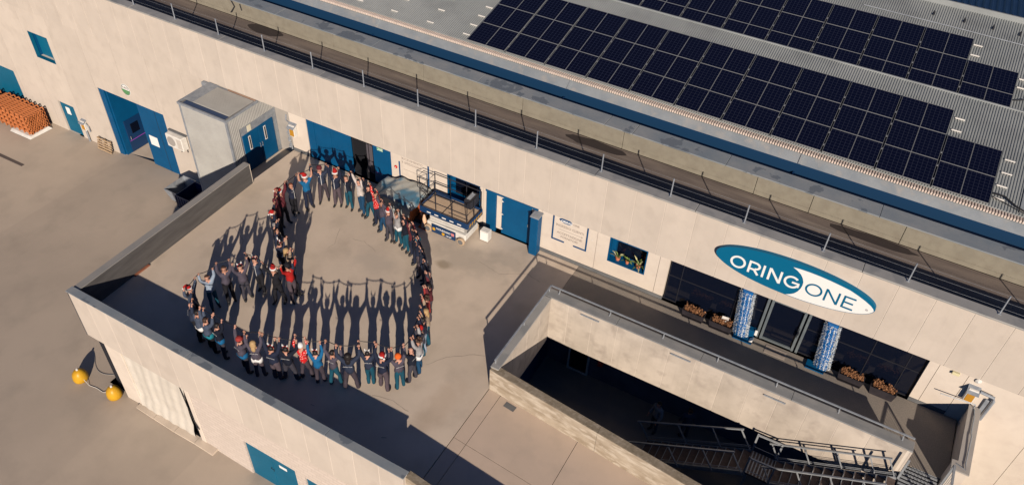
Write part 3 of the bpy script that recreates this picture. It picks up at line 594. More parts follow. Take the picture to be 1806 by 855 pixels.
b = MB(); b.prism(ell(11.98, 3.17, .045, .045, 0, 6.28, 12)[:-1], 1, -.152, -.148); b.build('registered_mark', mat('mark_grey', (.45, .42, .4), .7), LG)
SG = thing('entrance_sign', (1.65, .02, 1.4), 'small ORING ONE customer entrance sign in a blue bracket frame', 'sign')
def bars(par, l): 
    for (x0, x1, z0, z1) in l: b = MB(); b.bbox(x0, x1, .0, .028, z0, z1, .004); b.build('frame_bar', M_signb, par)
bars(SG, [(.92, .975, .845, 1.99), (.976, 1.46, .845, .90), (1.85, 2.335, .845, .90), (2.336, 2.39, .845, 1.99)])
b = MB(); b.prism([(1.17, 1.905), (1.22, 1.96), (1.32, 1.985), (1.6, 1.985), (1.68, 1.95), (1.715, 1.89), (1.68, 1.82), (1.6, 1.79), (1.4, 1.79), (1.26, 1.83)], 1, .012, .026); b.build('small_logo', M_signb, SG)
text('lettering', 'ORING', 1.25, .010, 1.825, .145, M_white, SG, 1.0, off=.004); text('lettering', 'ONE', 1.75, .024, 1.83, .13, M_text, SG, .95)
text('lettering', 'INGRESSO CLIENTI', 1.64, .024, 1.56, .145, M_text, SG, .95, align='CENTER')
b = MB(); b.box(1.2, 2.12, .024, .028, 1.42, 1.432); b.prism([(2.12, 1.39), (2.2, 1.426), (2.12, 1.46)], 1, .024, .028); b.build('arrow', M_text, SG)
text('lettering', 'ACCETTAZIONE', 1.65, .024, 1.21, .14, M_text, SG, 1.0, align='CENTER'); text('lettering', 'FORNITORI', 1.65, .024, 1.04, .14, M_text, SG, 1.0, align='CENTER')
S2 = thing('goods_sign', (-5.4, .02, 1.5), 'goods-in lettering RICEVIMENTO E SPEDIZIONE between two upright blue bars', 'sign')
bars(S2, [(-6.15, -6.09, .80, 1.68), (-4.73, -4.66, .80, 1.985)])
text('lettering', 'RICEVIMENTO', -5.99, .024, 1.84, .145, M_text, S2, 1.1); text('lettering', 'E SPEDIZIONE', -5.99, .024, 1.66, .145, M_text, S2, 1.05)
b = MB(); b.box(-5.93, -5.0, .024, .028, 1.36, 1.372); b.build('arrow', M_text, S2)
def plate(name, x0, x1, z0, z1, y, m, lab, cat='sign'):
    b = MB(); b.bbox(x0, x1, y-.012, y, z0, z1, .004); return b.build(name, m, label=lab, cat=cat, origin=((x0+x1)/2, y, (z0+z1)/2))
BG = thing('round_badge', (-22.86, .0, -.55), 'round white sign with green lower half above the big left door', 'sign')
b = MB(); b.prism(ell(-22.86, -.55, .32, .32, 0, 2*math.pi, 28)[:-1], 1, .018, .029); b.build('disc', M_white, BG)
b = MB(); b.prism(ell(-22.86, -.55, .27, .27, math.pi, 2*math.pi, 16), 1, .010, .017); b.build('green_half', M_green, BG)
for i in range(28):
    pass
b = MB(); b.tube([(-22.86+.29*math.cos(t*2*math.pi/28), .014, -.55+.29*math.sin(t*2*math.pi/28)) for t in range(28)], .012, 4, closed=True); b.build('rim', mat('badge_rim', (.12, .13, .1), .6), BG)
text('lettering', 'EURO', -22.86, .008, -.49, .18, M_text, BG, .95, align='CENTER')
plate('door_notice', -22.22, -21.62, -3.62, -3.03, .078, M_white, 'square white notice with grey emblem on the big blue sliding door')
plate('door_notice', -28.95, -28.62, -4.12, -3.66, .095, M_white, 'small white notice on the narrow teal side door')
plate('exit_sign', -7.22, -6.93, 1.82, 1.97, .02, noisy('exit_green_white', (.7, .72, .62), (.10, .35, .12), 14, .5), 'green and white exit sign at the top of the loading door')
plate('small_label', 2.55, 2.6, 1.5, 1.52, .02, M_white, 'tiny white label on the wall right of the entrance sign')
def bell(x, z, lab, m=None, r=.075):
    b = MB(); Mx = Matrix.Rotation(math.pi/2, 4, 'X'); b.lathe([(r*.8, 0), (r, .02), (r*.9, .05), (r*.4, .07)], (x, .03, z), 14, 0, Mx); b.lathe([(r*.35, .071), (r*.2, .085)], (x, .03, z), 8, 1, Mx)
    b.build('alarm_bell', [m or M_red, M_white], label=lab, cat='alarm bell', origin=(x, .03, z))
bell(-6.3, 1.34, 'small red alarm bell right of the loading door'); bell(15.74, 1.93, 'pale alarm disc with red centre above the wall lamp near the right end', M_whitep, .10)
b = MB(); b.bbox(14.98, 15.2, -.07, .03, 1.86, 1.96, .01); b.build('emergency_lamp', mat('lamp_cream', (.7, .6, .35), .5), label='pale yellow lamp under the panel edge right of the glass front', cat='lamp', origin=(15.08, 0, 1.9))
# ------------------------------------------------------------ wall valve boxes
def gasbox(x, z, s, lab, side=1, hood=True, y=.03):
    t = thing('wall_box', (x, y, z), lab, 'wall box')
    b = MB(); b.bbox(x-.18*s, x+.18*s, y-.22*s, y, z-.35*s, z+.33*s, .015); b.build('housing', M_whitep, t)
    b = MB(); b.bbox(x-.14*s, x+.14*s, y-.235*s, y-.221*s, z-.30*s, z+.12*s, .006); b.build('amber_cover', M_amber, t)
    b = MB(); b.add([(x-.22*s, y, z+.40*s), (x+.22*s, y, z+.40*s), (x+.22*s, y-.33*s, z+.22*s), (x-.22*s, y-.33*s, z+.22*s), (x-.22*s, y, z+.36*s), (x+.22*s, y, z+.36*s), (x+.22*s, y-.33*s, z+.18*s), (x-.22*s, y-.33*s, z+.18*s)], [(0, 1, 2, 3), (4, 7, 6, 5), (0, 4, 5, 1), (1, 5, 6, 2), (2, 6, 7, 3), (3, 7, 4, 0)]); b.build('hood', M_zinc, t)
    return t
t = gasbox(15.75, 1.36, .82, 'amber wall lamp under a grey hood beside the right balcony')
b = MB(); b.tube([(15.93, -.08, 1.62), (16.34, -.08, 1.58), (16.38, -.08, 1.45), (16.36, -.08, .5)], .05, 8); b.build('pipe', M_zinc, t)
b = MB(); b.bbox(16.18, 16.30, -.05, .03, .55, 1.35, .01); b.build('cover_strip', M_zinc, t)
t = gasbox(-11.72, 1.18, .85, 'amber valve box in the alcove left of the loading door')
b = MB(); b.tube([(-11.9, -.04, 1.5), (-12.1, .0, 1.55), (-12.15, .1, 1.75)], .03, 6); b.tube([(-12.0, -.04, 1.3), (-12.02, -.04, .7), (-11.95, -.04, .1)], .035, 6)
for i in range(10): b.ball((-12.0+.05*math.sin(i*2), -.08, 1.2-.11*i), .05, 6, 4)
b.build('pipe', M_zinc, t)
t = gasbox(-27.5, -4.28, .85, 'amber valve box with a down pipe right of the teal side door')
b = MB(); b.tube([(-27.5, -.06, -4.6), (-27.5, -.06, -5.35)], .05, 6); b.tube([(-27.32, -.06, -4.1), (-27.15, -.06, -4.3), (-27.15, -.06, -4.6)], .03, 6); b.build('pipe', M_zinc, t)
# ------------------------------------------------------------ air conditioner on the left wall
AC = thing('air_conditioner', (-19.7, 0, -2.75), 'beige outdoor air conditioner unit on the wall right of the big door', 'air conditioner')
b = MB(); b.bbox(-20.25, -19.15, -.36, .0, -2.7, -1.95, .03); b.build('housing', M_whitep, AC)
b = MB(); Mx = Matrix.Rotation(math.pi/2, 4, 'X'); b.lathe([(.27, 0), (.27, .012)], (-19.9, -.361, -2.32), 24, 0, Mx); b.build('fan_grille', mat('fan_grey', (.35, .31, .27), .6), AC)
b = MB(); b.box(-19.5, -19.2, -.372, -.361, -2.6, -2.05); b.build('service_cover', noisy('ac_cover', (.58, .5, .42), (.5, .44, .37), 5, .5), AC)
for x in (-20.05, -19.35): b = MB(); b.box(x-.02, x+.02, -.34, .03, -2.76, -2.71); b.box(x-.02, x+.02, -.01, .03, -3.0, -2.71); b.build('bracket', M_black, AC)
b = MB(); b.box(-20.3, -19.1, -.1, .03, -1.94, -1.88); b.build('rain_cover', M_plinth, AC)

# ------------------------------------------------------------ clad goods lift box next to the deck
SH = thing('lift_house', (-15, -1, -4.3), 'ribbed metal clad lift house with blue double door beside the deck', 'shed')
def ribwall(name, p0, p1, z0, z1, outn, pitch=.075, h=.018, slots=None):
    """vertical ribs on a wall from p0 to p1 (xy)"""
    b = MB(); p0 = Vector(p0); p1 = Vector(p1); d = (p1-p0); L = d.length; d.normalize(); n = Vector(outn); k = int(L/pitch); rw = []
    for i in range(k):
        a = i*pitch
        for dx, dz in ((0, 0), (pitch*.45, 0), (pitch*.55, h), (pitch*.92, h)): rw.append((a+dx, dz))
    rw.append((L, 0)); vs = []
    for z in (z0, z1): vs += [tuple((p0+d*a+n*o))+(z,) for a, o in rw]
    K = len(rw); b.add(vs, [(i, i+1, K+i+1, K+i) for i in range(K-1)]); return b.build(name, M_shed, SH)
b = MB(); b.box(-16.38, -13.70, -1.84, .03, -4.6, 1.93); b.build('core', M_zinc, SH)
ribwall('front_cladding', (-16.36, -1.86), (-13.72, -1.86), -4.6, 1.94, (0, -1))
ribwall('side_cladding', (-13.68, -1.84), (-13.68, -1.30), -4.6, 1.94, (1, 0), .09, .035); ribwall('side_cladding', (-13.68, -1.30), (-13.68, 1.0), 1.18, 1.94, (1, 0), .09, .035)
for (x, y) in ((-16.38, -1.86), (-13.69, -1.87)): b = MB(); b.bbox(x-.05, x+.05, y-.03, y+.06, -4.6, 1.96, .008); b.build('corner_trim', M_zinc, SH)
b = MB(); b.add([(-16.44, -1.92, 1.92), (-13.62, -1.92, 1.92), (-13.62, 0, 1.975), (-16.44, 0, 1.975)], [(0, 1, 2, 3)]); b.box(-16.44, -13.62, -1.94, -1.86, 1.90, 2.0); b.box(-16.46, -16.38, -1.855, 0, 1.90, 1.996); b.box(-13.66, -13.60, -1.855, 0, 1.90, 1.996); b.build('roof_edge', M_zinc, SH)
rows_ = [(-1.56+.066*i) for i in range(22)]
b = MB()
for y in rows_: b.box(-15.84, -13.75, y, y+.034, 1.977, 2.010)
b.build('roof_ribs', M_shed, SH)
b = MB(); b.box(-16.3, -13.72, -1.84, -.1, 1.955, 1.976); b.build('roof_sheet', mat('shed_roof_grey', (.20, .185, .165), .6), SH); b = MB(); b.box(-16.2, -13.74, -1.82, -1.60, 1.98, 1.985); b.build('front_gutter', M_navy, SH); b = MB(); b.box(-16.36, -15.85, -1.58, -.02, 1.99, 2.012); b.build('side_flashing', M_zinc, SH)
b = MB(); b.box(-15.3, -13.7, -.07, -.03, 1.98, 2.02); b.build('rear_trim', noisy('rust_trim', (.42, .26, .17), (.3, .18, .12), 4, .7), SH)
b = MB(); b.bbox(-16.85, -16.45, -.15, .02, 1.6, 1.95, .01); b.build('vent_box', M_zinc, SH)
b = MB(); b.box(-13.74, -13.69, -1.28, .95, -4.6, 1.18); b.build('door_surround', M_zinc, SH)
for (y0, y1) in ((-1.20, -.27), (-.26, .68)):
    b = MB(); b.bbox(-13.70, -13.65, y0, y1, -1.12, .77, .01); dd = b.build('door_leaf', M_blue, SH)
    yc = (y0+y1)/2-.1; b = MB(); b.bbox(-13.652, -13.638, yc-.07, yc+.07, -.1, .62, .004); b.build('window_frame', M_whitep, dd); b = MB(); b.box(-13.639, -13.634, yc-.035, yc+.035, -.05, .57); b.build('pane', M_black, dd)
b = MB(); b.tube([(-13.64, -.33, -.25), (-13.6, -.33, -.25), (-13.6, -.33, -.05), (-13.64, -.33, -.05)], .012, 5); b.tube([(-13.64, -.2, -.25), (-13.6, -.2, -.25), (-13.6, -.2, -.05), (-13.64, -.2, -.05)], .012, 5); b.build('handle', M_zinc, SH)
b = MB(); b.bbox(-13.68, -13.66, -.85, -.62, .82, 1.12, .003); b.build('notice', mat('notice_cream', (.7, .62, .45), .7), SH)
# landing in front of the lift door and alcove walls
b = MB(); b.box(-13.64, -11.95, -2.6, 1.4, -1.35, -1.12); b.build('lift_landing', M_deck, kind='structure')
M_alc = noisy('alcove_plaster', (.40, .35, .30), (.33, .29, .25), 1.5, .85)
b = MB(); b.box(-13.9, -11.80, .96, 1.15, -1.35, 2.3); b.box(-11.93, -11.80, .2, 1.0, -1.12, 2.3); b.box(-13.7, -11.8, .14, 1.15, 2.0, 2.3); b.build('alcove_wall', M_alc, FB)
# ------------------------------------------------------------ deck parapets
def cap_run(par, x0, x1, n, y0, y1, z, m=None, nm='cap_sheet'):
    for i in range(n):
        a = x0+(x1-x0)*i/n; b_ = x0+(x1-x0)*(i+1)/n; c = MB(); c.bbox(a+.005, b_-.005, y0, y1, z-.03, z, .008); c.build(nm, m or M_capb, par)
LP = thing('side_parapet', (-11.8, -7, 0), 'dark board-marked parapet along the left edge of the deck', 'wall')
inn = [(-11.81, -2.72), (-11.52, -11.2)]
def sk(u, v, z): return None
b = MB(); vs = []
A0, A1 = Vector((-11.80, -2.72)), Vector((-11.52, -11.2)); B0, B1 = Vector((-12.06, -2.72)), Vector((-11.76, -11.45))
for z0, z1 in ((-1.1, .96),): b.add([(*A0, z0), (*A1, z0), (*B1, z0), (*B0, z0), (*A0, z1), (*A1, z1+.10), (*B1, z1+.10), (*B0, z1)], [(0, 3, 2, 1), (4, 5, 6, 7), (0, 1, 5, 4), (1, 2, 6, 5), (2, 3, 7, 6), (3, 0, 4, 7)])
b.build('wall_core', noisy('dark_board_concrete', (.105, .095, .088), (.075, .067, .063), 2, .85, bump=.3, bscale=20, stretch=(1, .4, 3)), LP)  # dark concrete is the parapet's own colour
for i in range(4):
    a = i/4; c_ = (i+1)/4; p = A0.lerp(A1, a+.001); q = A0.lerp(A1, c_-.001); p2 = B0.lerp(B1, a+.001); q2 = B0.lerp(B1, c_-.001); za = .99+.10*a; zb = .99+.10*c_
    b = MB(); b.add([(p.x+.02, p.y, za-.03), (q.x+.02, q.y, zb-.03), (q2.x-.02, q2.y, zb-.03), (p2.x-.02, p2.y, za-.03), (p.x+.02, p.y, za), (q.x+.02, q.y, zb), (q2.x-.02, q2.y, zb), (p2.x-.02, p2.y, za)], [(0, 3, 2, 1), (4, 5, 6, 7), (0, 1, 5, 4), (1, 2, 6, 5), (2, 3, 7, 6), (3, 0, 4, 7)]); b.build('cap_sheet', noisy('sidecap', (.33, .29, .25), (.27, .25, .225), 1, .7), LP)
b = MB(); b.box(-12.07, -11.79, -2.718, -2.70, -.3, .98); b.build('end_face', M_smooth, LP)
b = MB(); b.box(-11.0, -10.8, -11.05, 0, -5, -1.0); b.box(-11.7, -10.8, -11.2, 0, -1.12, -1.08); b.build('lower_side_wall', M_smooth, LP)
FP = thing('front_parapet_wall', (-5, -11.3, -3), 'long cream front retaining wall with blue doors below the deck', 'wall')
k = 0; xs = [-11.72]+[-10.83+.93*i for i in range(14)]+[2.12]
xs = [x for x in xs if x <= 2.13]
for a, b_ in zip(xs[:-1], xs[1:]):
    if b_-a < .1: continue
    b = MB(); b.bbox(a+.006, b_-.006, -11.44, -11.34, -1.08, 1.08, .006); b.build('upper_panel', M_panel, FP)
b = MB(); b.box(-11.70, 2.1, -11.433, -11.22, -1.0, 1.08); b.build('core', M_grout, FP)
cap_run(FP, -11.80, 2.16, 5, -11.47, -11.18, 1.135)
# lower part: pilasters, tarpaulin bay, block wall, blue doors
b = MB(); b.bbox(-10.98, -10.30, -11.40, -11.1, -5, -1.02, .01); b.build('pilaster', M_smooth, FP); b = MB(); b.bbox(-10.3, -10.12, -11.42, -11.1, -5, -1.02, .01); b.build('pilaster', M_smooth, FP)
b = MB(); b.bbox(-7.05, -6.84, -11.43, -11.1, -5, -1.02, .01); b.build('pilaster', M_smooth, FP)
b = MB(); b.box(-11.7, 2.1, -11.2, -11.0, -5, .0); b.box(-11.5, -10.9, -11.36, -11.1, -1.06, -1.0); b.build('core', M_dark, FP)
b = MB()
for (x0, x1, z0, z1) in ((-6.83, -4.66, -5, -1.05), (-4.66, -2.42, -2.30, -1.05), (-2.42, -2.0, -5, -1.05), (-2.0, 1.0, -2.34, -1.05), (1.0, 2.1, -5, -1.05)): b.box(x0, x1, -11.41, -11.2, z0, z1)
b.build('block_wall', M_block, FP)
for (x0, x1) in ((-4.65, -3.54), (-3.53, -2.43)): b = MB(); b.bbox(x0, x1, -11.36, -11.3, -4.5, -2.31, .01); dd = b.build('door_leaf', M_teal, FP)
b = MB(); b.bbox(-3.20, -2.87, -11.375, -11.361, -2.78, -2.64, .004); b.build('notice', M_white, FP)
b = MB(); b.tube([(-3.6, -11.37, -3.1), (-3.6, -11.41, -3.1), (-3.48, -11.41, -3.1), (-3.48, -11.41, -3.2)], .012, 5); b.build('handle', M_black, FP)
b = MB(); b.bbox(-1.99, -.2, -11.36, -11.3, -4.5, -2.35, .01); b.build('door_leaf', M_teal, FP)
# tarpaulin with folds
b = MB(); cols = 46; rws = 10; vs = []
for j in range(rws+1):
    v = j/rws
    for i in range(cols+1):
        u = i/cols; x = -10.12+(2.95-.40*(v)*0)*u-.22*math.sin(v*2.3)*u; z = -1.0-3.14*v+.04*u*v
        y = -11.35-.012*math.sin(i*.9+2.5*v)-.010*math.sin(i*.37+v*3+1)+(-.10*v*v if v > .8 else 0); vs.append((x, y, z))
b.add(vs, [(j*(cols+1)+i, j*(cols+1)+i+1, (j+1)*(cols+1)+i+1, (j+1)*(cols+1)+i) for j in range(rws) for i in range(cols)])
b.build('tarpaulin', M_tarp, smooth=True, label='hanging white tarpaulin closing the bay under the deck', cat='tarpaulin', origin=(-8.8, -11.4, -3.4))
b = MB(); pts = [(-10.25, -11.5), (-9.3, -11.53), (-8.2, -11.56), (-7.2, -11.55), (-6.3, -11.56)]
for p, q in zip(pts[:-1], pts[1:]):
    za = terr(p[0]); zb = terr(q[0]); b.add([(p[0], p[1]-.12, za+.01), (q[0]-.02, q[1]-.12, zb+.01), (q[0]-.02, q[1]+.17, zb+.01), (p[0], p[1]+.2, za+.01), (p[0], p[1]-.12, za+.10), (q[0]-.02, q[1]-.12, zb+.10), (q[0]-.02, q[1]+.17, zb+.12), (p[0], p[1]+.2, za+.12)], [(0, 3, 2, 1), (4, 5, 6, 7), (0, 1, 5, 4), (1, 2, 6, 5), (2, 3, 7, 6), (3, 0, 4, 7)])
b.build('kerb_strip', M_deck, kind='structure')
# black pipe inside the gap beside the tarpaulin
b = MB(); b.tube([(-7.35, -11.36, -1.15), (-7.2, -11.42, -2.1), (-7.02, -11.47, -2.9), (-6.9, -11.47, -3.25)], .018, 5); b.build('hanging_cable', M_rubber, label='black cable hanging in the gap right of the white tarpaulin', cat='cable', origin=(-7.3, -11.4, -1.2))
# oblique concrete walls of the lane
def oblique(name, x0, x1, fy, th, h, lab):
    t = thing(name, (x0, fy(x0), 0), lab, 'wall'); n = max(1, int((x1-x0)/3.6))
    for i in range(n):
        a = x0+(x1-x0)*i/n; b_ = x0+(x1-x0)*(i+1)/n-.01; y0, y1 = fy(a), fy(b_)
        b = MB(); b.add([(a, y0, -4 if th > 0 else -1), (b_, y1, -4 if th > 0 else -1), (b_, y1+abs(th), -4 if th > 0 else -1), (a, y0+abs(th), -4 if th > 0 else -1), (a, y0, h), (b_, y1, h), (b_, y1+abs(th), h), (a, y0+abs(th), h)], [(0, 3, 2, 1), (0, 1, 5, 4), (1, 2, 6, 5), (2, 3, 7, 6), (3, 0, 4, 7)])
        b.build('wall_section', M_rough, t)
        b = MB(); b.add([(a, y0, h), (b_, y1, h), (b_, y1+abs(th), h), (a, y0+abs(th), h), (a+.0, y0+.015, h+.012), (b_, y1+.015, h+.012), (b_, y1+abs(th)-.015, h+.012), (a, y0+abs(th)-.015, h+.012)], [(4, 5, 6, 7), (0, 1, 5, 4), (1, 2, 6, 5), (2, 3, 7, 6), (3, 0, 4, 7)])
        b.build('wall_top', M_mossy, t)
    return t
oblique('lane_wall', 2.20, 26, lambda x: -6.78-.098*(x-2.2), .30, .96, 'weathered rough concrete wall between the lane and the sunken court')
oblique('lane_wall', 2.10, 26, lambda x: -11.30-.09*(x-2.1), -.27, .93, 'stained concrete wall at the bottom edge joining the front parapet')

# ------------------------------------------------------------ balustrade wall round the sunken court
WW = thing('court_parapet', (2.3, -2.8, 0), 'cream panel parapet with steel cap around the sunken court', 'wall')
wj = [2.44, 3.13, 4.05, 4.99, 5.92, 6.86, 7.79, 8.72, 9.63, 10.55, 11.48, 12.42, 13.36, 14.42]
for a, b_ in zip(wj[:-1], wj[1:]): b = MB(); b.bbox(a+.006, b_-.006, -2.96, -2.86, -1.08, 1.00, .005); b.build('wall_panel', M_dirtpanel, WW)
b = MB(); b.box(2.34, 14.5, -2.953, -2.63, -1.06, 1.00); b.build('core', M_grout, WW)
wy = [-2.96, -3.76, -4.7, -5.68, -6.62]
for a, b_ in zip(wy[:-1], wy[1:]): b = MB(); b.bbox(2.34, 2.44, b_+.006, a-.006, -1.18, 1.00, .005); b.build('wall_panel', M_dirtpanel, WW)
b = MB(); b.box(2.20, 2.433, -6.68, -2.97, -1.16, 1.00); b.box(2.2, 2.34, -2.96, -2.64, -1.16, 1.00); b.build('core', M_grout, WW)
for a, b_ in ((2.2, 4.9), (4.9, 7.9), (7.9, 10.9), (10.9, 14.56)): b = MB(); b.bbox(a+.004, b_-.004, -2.97, -2.57, 1.00, 1.05, .01); b.build('cap_sheet', noisy('courtcap', (.30, .285, .265), (.24, .235, .225), 1.5, .5, metal=.2, c3=(.36, .33, .3), s3=2, a3=.5), WW)
b = MB(); b.bbox(2.17, 2.47, -6.7, -3.0, 1.00, 1.05, .01); b.build('cap_sheet', M_cap, WW)
b = MB(); b.box(14.5, 14.56, -2.96, -2.63, -.3, 1.0); b.build('end_panel', M_panel, WW)
# rail on it: posts and a thin top tube
RL = thing('court_handrail', (2.3, -2.7, 1.05), 'thin dark handrail fixed on the parapet of the sunken court', 'railing')
rz = 1.235
pth = [(2.25, -6.55, rz), (2.25, -2.62, rz), (14.5, -2.62, rz)]
b = MB(); b.beam(pth[0], pth[1], .05, .035); b.beam(pth[1], pth[2], .05, .035); b.build('top_rail', M_zinc, RL)
for p in [(2.25, -6.5), (2.25, -4.6), (2.25, -2.75), (2.6, -2.62), (4.55, -2.62), (6.5, -2.62), (8.4, -2.62), (10.35, -2.62), (12.3, -2.62), (14.2, -2.62)]:
    b = MB(); b.tube([(p[0], p[1]-.1 if p[1] > -2.7 else p[1], 1.05), (p[0], p[1], 1.12), (p[0], p[1], rz)], .022, 5); b.build('post', M_steel, RL)
# slim wall lamps on the court wall
for i, (x, z, lab) in enumerate([(3.62, .86, 'slim dark lamp bar on the court wall, nearest the left corner'), (6.93, .83, 'slim lamp bar in the middle of the court wall'), (10.1, .78, 'slim pale lamp bar on the court wall above the stairs')]):
    b = MB(); b.bbox(x, x+.70, -3.02, -2.965, z, z+.035, .006); b.build('lamp_bar', M_zinc, label=lab, cat='lamp', group='lamp bars on the court wall', origin=(x, -2.97, z))
# lower storey behind the court
b = MB(); b.box(1.9, 15.8, -1.65, -1.45, -3.8, -.30); b.build('lower_wall', noisy('lower_wall_blue', (.12, .14, .19), (.09, .10, .14), 1, .7), FB)
b = MB(); b.box(1.75, 1.95, -7.0, -1.4, -3.8, -.36); b.build('lower_wall', M_navy, FB)
b = MB(); b.box(2.95, 3.70, -1.70, -1.66, -3.75, -1.75); b.build('lower_door', M_glass, FB)
b = MB()
for x in (2.88, 3.70): b.box(x, x+.07, -1.74, -1.66, -3.8, -1.7)
b.box(2.95, 3.7, -1.74, -1.66, -3.80, -3.73); b.build('lower_door_frame', M_whitep, FB)
b = MB(); b.bbox(4.16, 4.36, -1.9, -1.66, -2.75, -2.5, .03); b.build('fire_alarm', M_red, label='red fire alarm box on the dark wall of the sunken court', cat='alarm', origin=(4.25, -1.8, -2.6))
b = MB(); b.box(15.85, 16.2, -2.6, 0, -3.8, -.3); b.box(15.2, 15.25, -6.5, -2.6, -3.8, -3.7); b.build('walkway_support', M_plinth, FB)

# ------------------------------------------------------------ right balcony wall at the end of the walkway
RB = thing('balcony_wall', (15.9, -1.6, 0), 'short cream capped balcony wall at the right end of the walkway', 'wall')
P0, P1 = Vector((15.92, -.0)), Vector((15.86, -2.42)); Q0, Q1 = Vector((16.22, -.0)), Vector((16.14, -2.77))
def quadbox(b, A, B_, C_, E_, z0, z1): b.add([(*A, z0), (*B_, z0), (*C_, z0), (*E_, z0), (*A, z1), (*B_, z1), (*C_, z1), (*E_, z1)], [(0, 3, 2, 1), (4, 5, 6, 7), (0, 1, 5, 4), (1, 2, 6, 5), (2, 3, 7, 6), (3, 0, 4, 7)])
b = MB(); quadbox(b, P0, P1, Q1, Q0, -3.8, .82); quadbox(b, Vector((15.68, -2.47)), Vector((15.68, -2.76)), Q1, P1, -3.8, .81); b.build('wall_core', M_smooth, RB)
b = MB(); quadbox(b, P0+Vector((-.03, 0)), P1+Vector((-.03, 0)), Q1+Vector((.03, -.03)), Q0+Vector((.03, 0)), (.82), .87); quadbox(b, Vector((15.66, -2.44)), Vector((15.66, -2.79)), Q1+Vector((.03, -.03)), P1+Vector((-.03, -.0)), .822, .872); b.build('cap_sheet', noisy('balconycap', (.42, .37, .32), (.36, .32, .28), 2, .6), RB)
b = MB(); b.tube([(16.05, -.15, .88), (16.07, -.5, .91), (16.05, -1.2, .91), (16.07, -1.35, .94), (16.04, -2.1, .91), (16.02, -2.5, .91)], .02, 5)
b.tube([(14.98, -.2, 1.04), (16.02, -.10, 1.04)], .018, 5); b.tube([(16.02, -.10, .87), (16.02, -.10, 1.04)], .018, 5); b.tube([(15.78, -2.55, .87), (16.05, -2.7, .92), (16.02, -2.5, .92)], .018, 5)
b.build('handrail', M_steel, RB)

# ------------------------------------------------------------ steel stairs down into the sunken court
ST = thing('steel_stairs', (14.5, -3.7, -3.8), 'two-flight steel stairs with railings descending into the sunken court', 'stairs')
YF, YN = -3.28, -4.22
def flight(xa, za, xb, zb, n):
    d = Vector((xb-xa, 0, zb-za)); s = zb-za
    for y in (YF, YN): b = MB(); b.beam((xa, y, za-.06), (xb, y, zb-.06), .03, .20); b.build('stringer', M_steel, ST)
    for i in range(n):
        t_ = (i+.5)/n; x = xa+(xb-xa)*t_; z = za+s*t_; w_ = abs(xb-xa)/n
        b = MB(); b.box(x-w_*.46, x+w_*.46, YN+.02, YF-.02, z-.02, z+.0); b.box(x-w_*.5, x-w_*.42, YN+.02, YF-.02, z+.001, z+.018, 1); b.build('tread', [M_grate, M_steel], ST)
    nrm = Vector((s/d.length, 0, -(xb-xa)/d.length)); nrm = nrm if nrm.z > 0 else -nrm
    return nrm
F1 = (14.5, 0.02, 11.22, -1.72); F2 = (10.42, -1.72, 6.95, -3.80)
n1 = flight(*F1, 12); n2 = flight(*F2, 13)
b = MB(); b.box(10.42, 11.22, YN, YF, -1.77, -1.70)
b.build('landing', M_grate, ST)
for i in range(7): b = MB(); b.box(10.46+.11*i, 10.50+.11*i, YN, YF, -1.699, -1.685); b.build('grating_bar', M_steel, ST)
def rails(xa, za, xb, zb, ts, nrm, H=.95):
    for y in (YF+.03, YN-.03):
        a = Vector((xa, y, za)); c = Vector((xb, y, zb))
        b = MB(); b.beam(a+nrm*H, c+nrm*H, .05, .05); b.build('handrail', M_steel, ST)
        b = MB(); b.tube([a+nrm*H*.22, c+nrm*H*.22], .012, 5); b.tube([a+nrm*H*.14, c+nrm*H*.14], .012, 5); b.build('lower_rail', M_steel, ST)
        for t_ in ts: p = a.lerp(c, t_); b = MB(); b.beam(p-nrm*.05, p+nrm*H, .065, .02); b.build('post', M_steel, ST)
rails(*F1, (.02, .17, .43, .70, .98), n1, .80); rails(*F2, (.02, .28, .6, .98), n2, .95)
for x in (10.42, 11.22):
    for y in (YF+.03, YN-.03): b = MB(); b.beam((x, y, -1.75), (x, y, -.80), .06, .02); b.build('post', M_steel, ST)
for y in (YF+.03, YN-.03): b = MB(); b.beam((11.2, y, -.82), (10.44, y, -.86), .05, .05); b.tube([(11.2, y, -1.5), (10.44, y, -1.5)], .012, 5); b.build('landing_rail', M_steel, ST)
for x in (10.5, 11.15): b = MB(); b.beam((x, -4.1, -3.8), (x, -4.1, -1.77), .08, .08); b.build('support_leg', M_steel, ST)
b = MB(); b.box(14.53, 15.60, -4.24, -2.62, -.06, -.03); b.build('top_landing', M_black, ST)
for i in range(11): b = MB(); b.box(14.55, 15.60, -2.72-.14*i, -2.66-.14*i, -.029, -.005); b.build('grating_bar', M_steel, ST)
b = MB(); b.beam((14.52, YN, .02), (14.52, YN, 1.0), .06, .03); b.build('newel_post', M_steel, ST); b = MB(); b.beam((14.52, YF, .02), (14.52, YF, 1.0), .06, .03); b.build('newel_post', M_steel, ST)
# gate panel beside the balcony wall
GT = thing('stair_gate', (15.6, -3.4, 0), 'open steel framed gate leaf at the head of the court stairs', 'gate')
b = MB()
for a, c in (((15.62, -3.08, .05), (15.62, -3.08, 1.35)), ((15.62, -4.2, .05), (15.62, -4.2, 1.35)), ((15.62, -3.08, 1.35), (15.62, -4.2, 1.35)), ((15.62, -3.08, .1), (15.62, -4.2, .1))): b.beam(a, c, .06, .05)
b.build('gate_frame', M_steel, GT); b = MB()
for i in range(7): b.tube([(15.62, -3.2-.14*i, .12), (15.62, -3.2-.14*i, 1.33)], .01, 5)
b.build('gate_bars', M_steel, GT)

